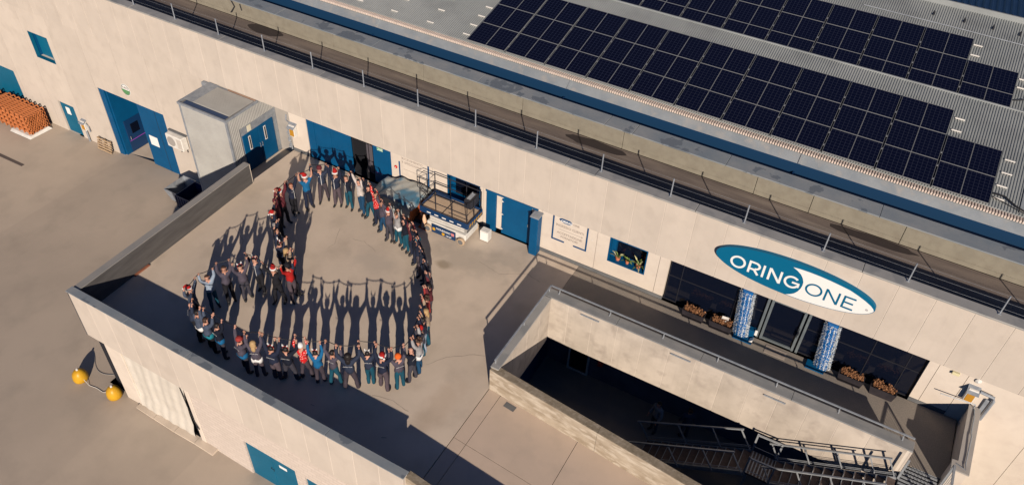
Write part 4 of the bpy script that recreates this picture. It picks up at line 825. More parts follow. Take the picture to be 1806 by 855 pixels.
# ------------------------------------------------------------ planters with dry plants
def planter(x, lab, first=[]):
    t = thing('planter', (x, -.26, 0), lab, 'planter', 'planters in front of the glass entrance')
    b = MB(); z1 = .34; o = [(-.42, -.14), (.42, -.14), (.42, .16), (-.42, .16)]
    b.add([(x+u*.86, -.26+v*.9, 0) for u, v in o]+[(x+u, -.26+v, z1) for u, v in o]+[(x+u*.92, -.26+v*.8, z1) for u, v in o]+[(x+u*.9, -.26+v*.78, z1-.06) for u, v in o],
          [(3, 2, 1, 0)]+[(i, (i+1) % 4, 4+(i+1) % 4, 4+i) for i in range(4)]+[(4+i, 4+(i+1) % 4, 8+(i+1) % 4, 8+i) for i in range(4)]+[(8+i, 8+(i+1) % 4, 12+(i+1) % 4, 12+i) for i in range(4)]+[(12, 13, 14, 15)])
    b.build('pot', noisy('planter_anthracite', (.034, .028, .032), (.022, .019, .022), 4, .6), t)
    rnd = random.Random(int(x*100)); b = MB()
    for i in range(64):
        cx = x+rnd.uniform(-.34, .34); cy = -.26+rnd.uniform(-.10, .11); h = rnd.uniform(.08, .22); lx, ly = rnd.uniform(-.05, .05), rnd.uniform(-.05, .05)
        b.tube([(cx, cy, z1-.05), (cx+lx*.5, cy+ly*.5, z1+h*.5), (cx+lx, cy+ly, z1+h)], .004, 3)
        for q in range(7):
            a = rnd.uniform(0, 6.28); s = rnd.uniform(.018, .042); px, py, pz = cx+lx*q/6+rnd.uniform(-.03, .03), cy+ly*q/6+rnd.uniform(-.03, .03), z1+h*(.2+.13*q)
            n_ = Vector((math.cos(a), math.sin(a), rnd.uniform(-.6, .6))); m_ = Vector((-math.sin(a), math.cos(a), rnd.uniform(-.5, .5)))
            b.add([Vector((px, py, pz))+n_*s, Vector((px, py, pz))+m_*s*.6, Vector((px, py, pz))-n_*s, Vector((px, py, pz))-m_*s*.6], [(0, 1, 2, 3)])
    b.build('dry_plant', noisy('dried_blooms', (.44, .20, .085), (.20, .09, .045), 25, .8), t, kind='stuff')
planter(6.89, 'dark planter with dry brown plants, leftmost before the glass front'); planter(7.91, 'dark planter left of the left tinsel column holding dry plants and a card')
planter(12.45, 'dark planter with dry plants just right of the right tinsel column'); planter(13.49, 'dark planter with dry plants at the right end of the glass front')
b = MB(); b.add([(7.86, -.24, .40), (8.10, -.24, .42), (8.10, -.12, .56), (7.86, -.12, .54), (7.86, -.232, .395), (8.1, -.232, .415), (8.1, -.112, .555), (7.86, -.112, .535)], [(0, 1, 2, 3), (7, 6, 5, 4), (0, 4, 5, 1), (1, 5, 6, 2), (2, 6, 7, 3), (3, 7, 4, 0)]); b.build('card', M_whitep, label='grey card tucked between the plants of the second planter', cat='card', origin=(7.98, -.2, .45))
# ------------------------------------------------------------ tinsel columns
def tinsel(x, y, lab, bx, rx=.20, ry=.10):
    t = thing('tinsel_column', (x, y, 0), lab, 'decoration', 'tinsel columns at the entrance')
    cx = lambda z: x-.22*(z/2); cy = lambda z: y+.20*(z/2)                     # it leans back under the facade panels
    b = MB(); b.bbox(bx[0], bx[1], -.42, -.05, .0, .09, .01); b.build('base', M_blue, t)
    b = MB(); n = 14; rows = [.09, .7, 1.3, 1.985]
    vs = [(cx(z)+rx*.9*math.cos(2*math.pi*k/n), cy(z)+ry*.9*math.sin(2*math.pi*k/n), z) for z in rows for k in range(n)]
    b.add(vs, [(r*n+k, r*n+(k+1) % n, (r+1)*n+(k+1) % n, (r+1)*n+k) for r in range(3) for k in range(n)]+[tuple(3*n+k for k in range(n))]); b.build('core', M_tinb, t)
    rnd = random.Random(5); W2 = [MB(), MB()]
    for i in range(5200):
        a = rnd.uniform(0, 2*math.pi); z = rnd.uniform(.10, 1.97); s = rnd.uniform(.02, .045); ca, sa = math.cos(a), math.sin(a); strand = int((ca+1)*5.2); band = 1 if (strand in (1, 4, 7) or ca > .78 or ca < -.93) else 0
        if rnd.random() < .15: band = 1-band
        k = rnd.uniform(.95, 1.1+(.25 if abs(ca) > .85 else 0)); p = Vector((cx(z)+rx*k*ca, cy(z)+ry*k*sa, z)); d = Vector((ca*.8+rnd.uniform(-.4, .4), sa*.5+rnd.uniform(-.4, .4), rnd.uniform(-1.3, .3))).normalized()
        e = d.cross(Vector((0, 0, 1))).normalized()*.010; W2[band].add([p-e, p+e, p+d*s+e*.4, p+d*s-e*.4], [(0, 1, 2, 3)])
    W2[0].build('blue_tinsel', M_tinb, t, kind='stuff'); W2[1].build('white_tinsel', M_tinw, t, kind='stuff')
tinsel(8.63, -.21, 'blue and white tinsel wrapped column left of the glass doors', (8.42, 9.1)); tinsel(11.50, -.21, 'blue and white tinsel wrapped column right of the glass doors', (10.98, 11.62))
TB = thing('sign_stand', (9.0, -.1, .09), 'small blue stand with a white leaflet beside the left tinsel column', 'stand')
b = MB(); b.bbox(8.76, 9.06, -.16, .06, .09, .42, .01); b.build('stand_body', M_blue, TB); b = MB(); b.bbox(9.07, 9.16, -.14, -.13, .25, .50, .002); b.build('leaflet', M_white, TB); b = MB(); b.prism([(8.98, .095), (9.1, .095), (9.1, .22)], 1, -.38, -.2); b.build('leaflet_holder', M_white, TB)
MT = thing('door_mat', (9.93, -.29, 0), 'pale ThinkBIG door mat lying before the glass doors', 'mat')
b = MB(); b.bbox(9.57, 10.30, -.485, -.115, .003, .018, .003); b.build('mat_body', M_mat, MT)
text('lettering', 'ThinkBIG', 9.935, -.33, .0195, .15, mat('mat_print', (.12, .1, .09), .9), MT, 1.05, ex=.001, align='CENTER', rot=(0, 0, 0))

# ------------------------------------------------------------ potted plants in the window
def potplant(x, h, lab, pale, r=.09):
    t = thing('potted_plant', (x, .22, .835), lab, 'potted plant', 'potted plants on the blue window sill')
    b = MB(); b.lathe([(r*.7, 0), (r, .15), (r*1.08, .15), (r*1.08, .18), (r*.9, .18)], (x, .22, .835), 12); b.build('pot', M_terr, t)
    rnd = random.Random(int(x*31)); b = MB(); n = 16
    for i in range(n):
        a = 2*math.pi*i/n+rnd.uniform(-.2, .2); L_ = rnd.uniform(.22, .38)*h; el = rnd.uniform(.3, 1.3); d = Vector((math.cos(a)*math.cos(el), min(.15, math.sin(a)*math.cos(el)), math.sin(el)))
        p0 = Vector((x, .20, 1.0)); p1 = p0+d*L_*.6; p2 = p0+d*L_+Vector((0, -.02, -.07)); e = Vector((-math.sin(a), math.cos(a)*.4, .1)).normalized()*.034
        b.add([p0-e*.3, p0+e*.3, p1+e, p1-e, p2+e*.15, p2-e*.15], [(0, 1, 2, 3), (3, 2, 4, 5)], i % 2 if pale else 0)
    b.build('leaves', [M_leafg, M_leafy], t)
potplant(3.60, 1.3, 'leafy potted plant at the left of the blue window sill', True); potplant(3.98, .9, 'small potted plant in the middle of the blue window sill', False, .07); potplant(4.42, 1.35, 'bushy striped potted plant at the right of the blue window sill', True)

# ------------------------------------------------------------ things standing in the left yard
PB = MB(); r_ = .072
def pipe_mesh(L):
    b = MB(); n = 10; vs = []; fs = []
    for x in (0, L):
        for rr in (r_, r_*.8):
            for k in range(n): a = 2*math.pi*k/n; vs.append((x, rr*math.cos(a), rr*math.sin(a)))
    for k in range(n):
        q = (k+1) % n; fs += [(k, q, 2*n+q, 2*n+k), (n+k, 3*n+k, 3*n+q, n+q), (k, n+k, n+q, q), (2*n+k, 2*n+q, 3*n+q, 3*n+k)]
    b.add(vs, fs); return b.mesh('pipe', M_orange, smooth=False)
def bundle(x1, L, lab, rows, cols, y0=-1.50):
    z0 = terr(x1)+.14; t = thing('pipe_bundle', (x1-L, y0, z0), lab, 'pipe bundle', 'orange pipe bundles by the left wall'); me = pipe_mesh(L)
    rnd = random.Random(int(L*10))
    for j in range(rows):
        for i in range(cols):
            obj('pipe', me, t, (rnd.uniform(-.03, .03), .10+i*r_*2.05+(j % 2)*r_, .07+j*r_*1.78))
    W_ = cols*r_*2.05+.2; H_ = rows*r_*1.78+.08
    for q in range(4):
        x = .15+q*(L-.3)/3
        b = MB(); b.box(x-.03, x+.03, 0, W_, H_, H_+.05); b.box(x-.03, x+.03, 0, W_, -.10, -.03); b.box(x-.03, x+.03, -.03, .02, -.1, H_); b.box(x-.03, x+.03, W_-.02, W_+.03, -.1, H_)
        obj('strap_frame', b.mesh('strap_frame', M_orange), t)
    return t
bundle(-30.45, 1.55, 'orange pipe bundle, the nearest one, with open pipe ends facing right', 8, 7); bundle(-32.05, 1.5, 'second bundle of orange pipes stacked against the left wall', 8, 7); bundle(-33.6, 2.2, 'orange pipe bundle furthest left by the teal roller door', 7, 7)
b = MB(); b.add([(-32.0, -1.75, terr(-32)+.02), (-30.3, -1.72, terr(-30)+.02), (-30.25, -.35, terr(-30)+.02), (-32, -.3, terr(-32)+.02), (-32.0, -1.6, terr(-32)+.12), (-30.38, -1.6, terr(-30)+.13), (-30.38, -.45, terr(-30)+.16), (-32, -.4, terr(-32)+.12)], [(4, 5, 6, 7), (0, 1, 5, 4), (1, 2, 6, 5), (2, 3, 7, 6)])
b.build('plastic_sheet', M_whitep, label='crumpled white plastic sheet under the nearest orange pipe bundle', cat='plastic sheet', origin=(-31, -1, terr(-31)))
PL = thing('pallet', (-26, -.2, -5.35), 'wooden pallet leaning against the wall left of the big blue door', 'pallet')
PL.rotation_euler = (R(-14), 0, 0)
def lp(nm, x0, x1, y0, y1, z0, z1): b = MB(); b.bbox(x0, x1, y0, y1, z0, z1, .004); obj(nm, b.mesh(nm, M_wood), PL)
for i in range(5): lp('slat', -.55, .55, -.145, -.125, .02+i*.15, .11+i*.15)
for i in range(3): lp('block', -.5+.45*i-.05, -.5+.45*i+.05, -.12, -.04, .02, .10); lp('block', -.5+.45*i-.05, -.5+.45*i+.05, -.12, -.04, .32, .42); lp('block', -.5+.45*i-.05, -.5+.45*i+.05, -.12, -.04, .62, .71)
for i in range(3): lp('slat', -.5+.45*i-.05, -.5+.45*i+.05, -.038, -.018, .02, .71)
# tipping skip
SK = thing('tipping_skip', (-18.3, -1.4, terr(-18.3)), 'open two-bay steel tipping skip beside the clad lift house', 'skip')
zb_, zt_ = terr(-18.3)+.15, terr(-18.3)+.95
def openbox(x0, x1, y0, y1, zb, zt, tap, m, nm, th=.03):
    b = MB(); O = [(x0, y0), (x1, y0), (x1, y1), (x0, y1)]; cx, cy = (x0+x1)/2, (y0+y1)/2
    L_ = lambda k, z: [(cx+(x-cx)*k, cy+(y-cy)*k, z) for x, y in O]
    vs = L_(tap, zb)+L_(1, zt)+L_(1-th*2/(x1-x0), zt)+L_(tap-.05, zb+.04); fs = [(3, 2, 1, 0), (12, 13, 14, 15)]
    for i in range(4): j = (i+1) % 4; fs += [(i, j, 4+j, 4+i), (4+i, 4+j, 8+j, 8+i), (8+i, 8+j, 12+j, 12+i)]
    b.add(vs, fs); return b.build(nm, m, SK)
openbox(-19.15, -18.28, -2.05, -.75, zb_, zt_-.05, .72, M_zinc, 'hopper'); openbox(-18.26, -17.35, -2.15, -.85, zb_, zt_, .95, M_navy, 'bin_body')
for i in range(5): b = MB(); b.box(-18.25+.18*i, -18.21+.18*i, -2.18, -2.15, zb_+.05, zt_-.05); b.build('rib', M_navy, SK)
b = MB(); b.box(-18.9, -17.5, -1.8, -1.7, zb_-.15, zb_); b.box(-18.9, -17.5, -1.2, -1.1, zb_-.15, zb_); b.build('skid', M_black, SK)
# yellow bollard weights
def buoy(x, y, lab):
    z = terr(x); t = thing('yellow_bollard', (x, y, z), lab, 'bollard', 'yellow bollards by the wall corner')
    b = MB(); b.lathe([(.22, 0), (.27, .03), (.285, .12), (.275, .25), (.24, .38), (.17, .48), (.10, .54), (.06, .555)], (x, y, z), 20); b.build('body', M_yel, t, smooth=True)
    b = MB(); b.lathe([(.045, .54), (.045, .61), (.03, .63)], (x, y, z), 8); b.build('cap', M_whitep, t)
buoy(-13.3, -11.68, 'yellow domed bollard standing free on the yard'); buoy(-11.45, -11.6, 'yellow domed bollard close to the wall corner')
b = MB(); b.tube([(-13.3, -11.68, terr(-13.3)+.58), (-13.0, -11.72, terr(-13)+.12), (-12.75, -11.75, terr(-12.75)+.02), (-12.4, -11.70, terr(-12.4)+.015), (-12.0, -11.72, terr(-12)+.02), (-11.75, -11.66, terr(-12)+.12), (-11.45, -11.6, terr(-11.45)+.6)], .010, 4)
b.build('rope', M_whitep, label='white rope strung between the two yellow bollards', cat='rope', origin=(-11.9, -11.75, terr(-12)+.2))
b = MB(); pp = []
for i in range(13): a = i/12; pp.append((-13.8+1.5*a, -10.66-.45*math.sin(a*2.6), terr(-13.8+1.5*a)+.02))
b.tube(pp, .009, 4); b.build('hose', M_cap, label='thin grey hose curving on the yard left of the front wall', cat='hose', origin=pp[0])
b = MB(); b.bbox(-11.60, -11.50, -9.15, -8.45, 0, .05, .01); b.build('rusty_bar', noisy('rusty_bar', (.30, .11, .06), (.2, .07, .04), 8, .8), label='short rusty bar lying at the foot of the left parapet', cat='metal bar', origin=(-11.55, -8.8, 0))
def litter(x, y, L, a, lab):
    b = MB(); b.beam((x, y, .008), (x+L*math.cos(a), y+L*math.sin(a), .008), .012, .006); b.build('straw', M_tan, label=lab, cat='litter', origin=(x, y, 0))
litter(.3, -10.1, .16, .5, 'tiny pale straw on the shaded deck near the wall end'); litter(-2.35, -10.25, .14, .1, 'thin pale straw in the wall shadow below the crowd'); litter(-9.9, -2.9, .3, -.4, 'short twig on the deck by the blue lift door')
# white cabinet by the deck door
CB = thing('white_cabinet', (-1.65, -.55, 0), 'small white cabinet standing left of the blue deck door', 'cabinet')
b = MB(); b.bbox(-1.84, -1.46, -.72, -.42, .02, .50, .02); b.build('body', M_whitep, CB); b = MB(); b.bbox(-1.80, -1.50, -.731, -.721, .05, .46, .004); b.build('door', M_white, CB)

# ------------------------------------------------------------ scissor lift
SL = thing('scissor_lift', (-3.0, -.8, 0), 'cream and navy scissor lift parked by the facade window', 'scissor lift')
b = MB(); b.bbox(-3.95, -2.15, -1.28, -.32, .16, .46, .03); b.build('chassis', M_whitep, SL)
b = MB(); b.bbox(-3.68, -2.58, -1.36, -1.29, .05, .44, .01); sp = b.build('side_banner', M_navy, SL)
text('lettering', 'NOLEGGIO', -3.45, -1.364, .29, .13, M_white, sp, 1.0); b = MB(); b.lathe([(.07, 0), (.07, .006)], (-3.12, -1.366, .17), 14, 0, Matrix.Rotation(math.pi/2, 4, 'X')); b.build('round_mark', M_yel, sp); text('lettering', 'cenpi', -3.0, -1.364, .12, .12, M_white, sp, 1.0)
b = MB(); b.box(-2.75, -2.62, -1.366, -1.361, .26, .40); b.build('red_mark', mat('pink_mark', (.6, .2, .2), .6), sp); b = MB(); b.box(-3.62, -3.5, -1.366, -1.361, .18, .32); b.build('yellow_mark', M_yel, sp)
for (x, y) in ((-3.85, -1.33), (-2.3, -1.36), (-3.85, -.28), (-2.3, -.28)):
    Mx = Matrix.Rotation(math.pi/2, 4, 'X'); b = MB(); b.lathe([(.15, 0), (.17, .02), (.17, .10), (.15, .12)], (x, y+.06, .17), 16, 0, Mx); wh = b.build('wheel', mat('tyre_tan', (.46, .32, .20), .7), SL)
    b = MB(); b.lathe([(.115, 0), (.11, .012)], (x, y-.061, .17), 14, 0, Mx); b.build('rim', M_plinth, wh)
for i in range(4):
    z = .50+.11*i
    for y in (-1.16, -.46): b = MB(); b.beam((-3.85, y, z), (-2.3, y, z+.08), .05, .07); b.beam((-3.85, y+.06, z+.08), (-2.3, y+.06, z), .05, .07); b.build('scissor_arm', M_whitep, SL)
b = MB(); b.bbox(-4.22, -2.06, -1.27, -.22, .95, 1.03, .01); b.build('platform_floor', M_ply, SL)
b = MB()
for (x0, x1, y0, y1) in ((-4.25, -2.03, -1.31, -1.275), (-4.25, -2.03, -.215, -.18), (-4.26, -4.225, -1.28, -.21), (-2.055, -2.02, -1.28, -.21)): b.bbox(x0, x1, y0, y1, .84, 1.12, .008)
b.build('toe_board', M_navy, SL)
b = MB()
for i in range(5): b.box(-3.9+.35*i, -3.72+.35*i, -1.316, -1.311, .93, .98)
b.build('label_strip', M_white, SL)
b = MB()
for i in range(6): b.prism([(-1.2+.16*i, .90), (-1.13+.16*i, .90), (-1.07+.16*i, 1.02), (-1.14+.16*i, 1.02)], 0, -2.018, -2.012)
b.build('hazard_stripes', M_yel, SL)
b = MB(); b.box(-3.3, -3.27, -1.27, -.22, 1.031, 1.04); b.box(-3.1, -2.2, -1.0, -.98, 1.031, 1.04); b.build('floor_joint', M_black, SL)
posts = [(-4.22, -1.27), (-3.5, -1.27), (-2.75, -1.27), (-2.08, -1.27), (-4.22, -.22), (-3.5, -.22), (-2.75, -.22), (-2.08, -.22), (-4.22, -.75), (-2.08, -.75)]
for x, y in posts: b = MB(); b.tube([(x, y, 1.03), (x, y, 1.98)], .02, 6); b.build('guard_post', M_black, SL)
for z in (1.98, 1.52): b = MB(); b.tube([(-4.22, -1.27, z), (-2.08, -1.27, z), (-2.08, -.22, z), (-4.22, -.22, z)], .02, 6, closed=True); b.build('guard_rail', M_black, SL)
b = MB(); b.tube([(-4.22, -.75, 1.98), (-4.7, -.75, 1.98), (-4.7, -.3, 1.98), (-4.22, -.3, 1.98)], .016, 5); b.tube([(-4.7, -.75, 1.98), (-4.7, -.75, 1.5), (-4.22, -.75, 1.2)], .016, 5); b.tube([(-4.22, -1.27, 1.1), (-3.5, -1.27, 1.95)], .016, 5); b.build('entry_gate', M_black, SL)
b = MB(); b.bbox(-2.42, -2.10, -.95, -.35, 1.55, 1.95, .02); b.build('control_box', M_black, SL); b = MB(); b.box(-2.36, -2.2, -.85, -.45, 1.95, 1.965); b.tube([(-2.3, -.5, 1.96), (-2.3, -.5, 2.06)], .015, 6); b.build('control_panel', M_zinc, SL)
b = MB(); b.bbox(-4.1, -3.4, -.36, -.27, 1.03, 1.14, .01); b.build('tool_tray', M_navy, SL)
b = MB()
for i in range(5): b.box(-2.148, -2.142, -1.15, -.45, .50+.09*i, .53+.09*i)
b.build('vent_slots', M_plinth, SL)
# traffic cone-like cream hood at its left end
CN = thing('traffic_cone', (-4.12, -1.2, 0), 'pale orange traffic cone at the left end of the scissor lift', 'traffic cone')
b = MB(); b.lathe([(.16, .03), (.14, .05), (.10, .3), (.035, .62)], (-4.12, -1.2, 0), 12, 0); b.build('cone', mat('cone_orange', (.70, .42, .26), .6), CN, smooth=True); b = MB(); b.bbox(-4.32, -3.92, -1.40, -1.0, 0, .03, .01); b.build('base', M_orframe, CN)

# ------------------------------------------------------------ orange machine wrapped in plastic
OM = thing('wrapped_machine', (-5.3, -.9, 0), 'orange machine wrapped in glossy blue-grey plastic sheeting', 'machine')
b = MB(); b.bbox(-5.85, -4.62, -1.42, -.22, .1, 1.0, .03); b.build('machine_body', M_orframe, OM)
b = MB(); b.bbox(-6.55, -5.9, -1.1, -.3, .05, .85, .03); b.build('side_unit', M_black, OM)
b = MB()
for x in (-5.7, -4.8): b.lathe([(.14, 0), (.14, .1)], (x, -1.40, .14), 12, 0, Matrix.Rotation(math.pi/2, 4, 'X'))
b.build('wheel', M_rubber, OM)
b = MB(); b.bbox(-4.62, -4.30, -1.2, -.5, .02, .22, .02); b.build('tow_bar', M_black, OM)
def tarpmesh():
    bb = MB(); NX, NY = 44, 34; vs = []; X0, X1, Y0, Y1 = -6.62, -4.56, -1.47, -.16; ov = .62
    def topz(x, y):
        h = 1.09+.05*math.exp(-((x+5.0)**2+(y+.45)**2)*5)
        if x < -5.9: h -= .20*min(1, (-5.9-x)/.35)
        return h+.018*math.sin(x*7+y*5)+.012*math.sin(x*13-y*9)
    for j in range(NY+1):
        for i in range(NX+1):
            x = X0-ov+(X1-X0+2*ov)*i/NX; y = Y0-ov+(Y1-Y0+2*ov)*j/NY; xc = min(max(x, X0), X1); yc = min(max(y, Y0), Y1); dx, dy = x-xc, y-yc; d = max(abs(dx), abs(dy)); s = math.hypot(dx, dy) or 1
            if d > 0:
                rip = .035*math.sin((xc-yc)*11+2*d)*min(1, d*4); o = .03+.10*d+rip; px = xc+dx/s*o; py = yc+dy/s*o; z = topz(xc, yc)-.03-d*(.30 if dx > 0 else .95)
            else: px, py, z = x, y, topz(x, y)
            vs.append((px, py, max(z, .40+.05*math.sin(i*.7)+.04*math.sin(j*.9))))
    bb.add(vs, [(j*(NX+1)+i, j*(NX+1)+i+1, (j+1)*(NX+1)+i+1, (j+1)*(NX+1)+i) for j in range(NY) for i in range(NX)])
    return bb
M_film = noisy('plastic_film', (.045, .14, .21), (.36, .35, .31), 1.1, .25, spec=.6, bump=.35, bscale=7, lo=.44, hi=.56, detail=2)
tarpmesh().build('plastic_wrap', M_film, OM, smooth=True)

# ------------------------------------------------------------ people
# one continuous skinned body per pose; jacket, trousers, shoes, hair and hats are shells and small meshes on top
def body_mesh(pose):
    hw, dh, sp, fy, lean, eb = pose          # hand half-spacing, hand height change, foot spread, one foot forward, lean, elbow out
    vs = []; es = []; rad = []; seg = []
    def V(x, y, z, r, s, r2=None): vs.append((x, y, z)); rad.append((r, r2 or r)); seg.append(s); return len(vs)-1
    pel = V(0, -.01, .95, .150, 'T', .105); sp1 = V(0, -.005, 1.10, .135, 'T', .10); ch = V(0, .0, 1.28, .155, 'T', .105); uc = V(0, -.01, 1.40, .13, 'T', .085)
    nk = V(0, .0, 1.485, .058, 'H'); h0 = V(0, .02, 1.56, .072, 'H'); h1 = V(0, .015, 1.64, .088, 'H', .10); h2 = V(0, .01, 1.715, .062, 'H', .07)
    es += [(pel, sp1), (sp1, ch), (ch, uc), (uc, nk), (nk, h0), (h0, h1), (h1, h2)]
    hands = []
    for s in (-1, 1):
        sh = V(s*.165, 0, 1.42, .064, 'A'); el = V(s*(.22+eb), .05+s*fy*.3, 1.65+dh*.45, .046, 'A'); fo = V(s*(.5*(.22+eb)+.5*hw), .07, 1.79+dh*.75, .041, 'A'); wr = V(s*hw, .09, 1.93+dh, .026, 'W', .024); pm = V(s*(hw-.005), .10, 2.00+dh, .034, 'S', .020)
        es += [(uc, sh), (sh, el), (el, fo), (fo, wr), (wr, pm)]; hands.append((s, s*(hw-.005)))
        hp = V(s*.088, -.01, .86, .092, 'L'); th = V(s*(.095+sp*.3), .0, .68, .080, 'L'); kn = V(s*(.10+sp*.6), .02+s*fy*.7, .49, .060, 'L'); ca = V(s*(.105+sp*.8), -.01+s*fy*.8, .32, .056, 'L'); an = V(s*(.11+sp), -.01+s*fy, .10, .042, 'L'); ft = V(s*(.12+sp), .05+s*fy, .045, .044, 'F', .036); to = V(s*(.135+sp), .15+s*fy, .035, .038, 'F', .03)
        es += [(pel, hp), (hp, th), (th, kn), (kn, ca), (ca, an), (an, ft), (ft, to)]
    nb = len(vs)
    roots = [0]
    for s, hx in hands:       # four fingers of unequal length curled over the cord, and a thumb from the side of the palm
        for q, (dx, L_) in enumerate(((-.026, .050), (-.009, .060), (.009, .056), (.026, .044))):
            a = V(hx+dx, .10, 2.005+dh, .0095, 'S'); b_ = V(hx+dx*1.1, .115, 2.02+dh+L_*.6, .0088, 'S'); c = V(hx+dx*1.1, .145, 2.02+dh+L_*.75, .0080, 'S'); d = V(hx+dx*1.05, .160, 2.02+dh+L_*.2, .0070, 'S'); es += [(a, b_), (b_, c), (c, d)]; roots.append(a)
        a = V(hx-s*.022, .105, 1.985+dh, .011, 'S'); b_ = V(hx-s*.048, .130, 2.005+dh, .010, 'S'); c = V(hx-s*.040, .158, 2.025+dh, .0085, 'S'); es += [(a, b_), (b_, c)]; roots.append(a)
    vs = [(x+lean*max(0, z-.9)*.35, y+lean*.0, z) for x, y, z in vs]
    me = D.meshes.new('body'); me.from_pydata(vs, es, []); o = D.objects.new('tmp_body', me); COL.objects.link(o)
    md = o.modifiers.new('s', 'SKIN'); md.use_smooth_shade = True
    sv = me.skin_vertices[0].data
    for i, (a, b_) in enumerate(rad): sv[i].radius = (a, b_); sv[i].use_root = i in roots
    sb = o.modifiers.new('d', 'SUBSURF'); sb.levels = 1; sb.render_levels = 1
    dg = bpy.context.evaluated_depsgraph_get(); out = D.meshes.new_from_object(o.evaluated_get(dg)); D.objects.remove(o)
    # region of every face from the nearest bone
    bones = [(Vector(vs[a]), Vector(vs[b_]), seg[b_]) for a, b_ in es]
    reg = []
    for p in out.polygons:
        c = p.center; best = 9; rg = 'T'
        for a, b_, s in bones:
            d = b_-a; t = max(0, min(1, (c-a).dot(d)/d.length_squared)); ds = (c-(a+d*t)).length
            if ds < best: best = ds; rg = s; tt = t
        reg.append(rg)
    return out, reg
def shell(src, keep, off, name, mats=None):
    """copy the chosen faces of the body, pushed outwards so cloth sits on the skin, with hems folded back to it"""
    bm = bmesh.new(); bm.from_mesh(src); bm.faces.ensure_lookup_table(); bm.normal_update()
    kill = [f for i, f in enumerate(bm.faces) if not keep(i, f.calc_center_median())]
    bmesh.ops.delete(bm, geom=kill, context='FACES'); bm.normal_update(); inner = {}
    vn = {v.index: (v.co.copy(), v.normal.copy()) for v in bm.verts}
    for v in bm.verts: v.co = v.co+v.normal*(off(v.co) if callable(off) else off)
    be = [e for e in bm.edges if e.is_boundary]; r = bmesh.ops.extrude_edge_only(bm, edges=be)
    for v in [g_ for g_ in r['geom'] if isinstance(g_, bmesh.types.BMVert)]:
        v.co = v.co-v.normal*.0; c = v.co
        # pull the hem inwards towards its limb
        ns = [e.other_vert(v) for e in v.link_edges]; base = [n_ for n_ in ns if n_ not in [x for x in r['geom'] if isinstance(x, bmesh.types.BMVert)]]
        if base and base[0].index in vn: v.co = vn[base[0].index][0]-vn[base[0].index][1]*.004
    me = D.meshes.new(name); bm.to_mesh(me); bm.free()
    for m_ in (mats or [C['navy']]): me.materials.append(m_)
    me.shade_smooth(); return me
POSES = [(.27, 0, .02, .03, 0, .05), (.30, -.05, .05, -.04, .12, .08), (.22, .03, .0, .05, -.12, .02), (.34, -.05, .09, 0, .04, .12), (.25, -.06, .03, -.07, .18, .07), (.20, -.03, .06, .08, -.2, .08), (.29, .04, -.02, 0, -.05, .03), (.31, -.07, .04, .10, .10, .11)]
BOD = []
def face_bits(src):
    b = MB()
    b.ball((0, .125, 1.60), .014, 6, 4, sc=(1, 1.3, 1.6)); 
    for s in (-1, 1): b.ball((s*.092, .01, 1.62), .020, 6, 4, sc=(.5, 1, 1.5))
    return b
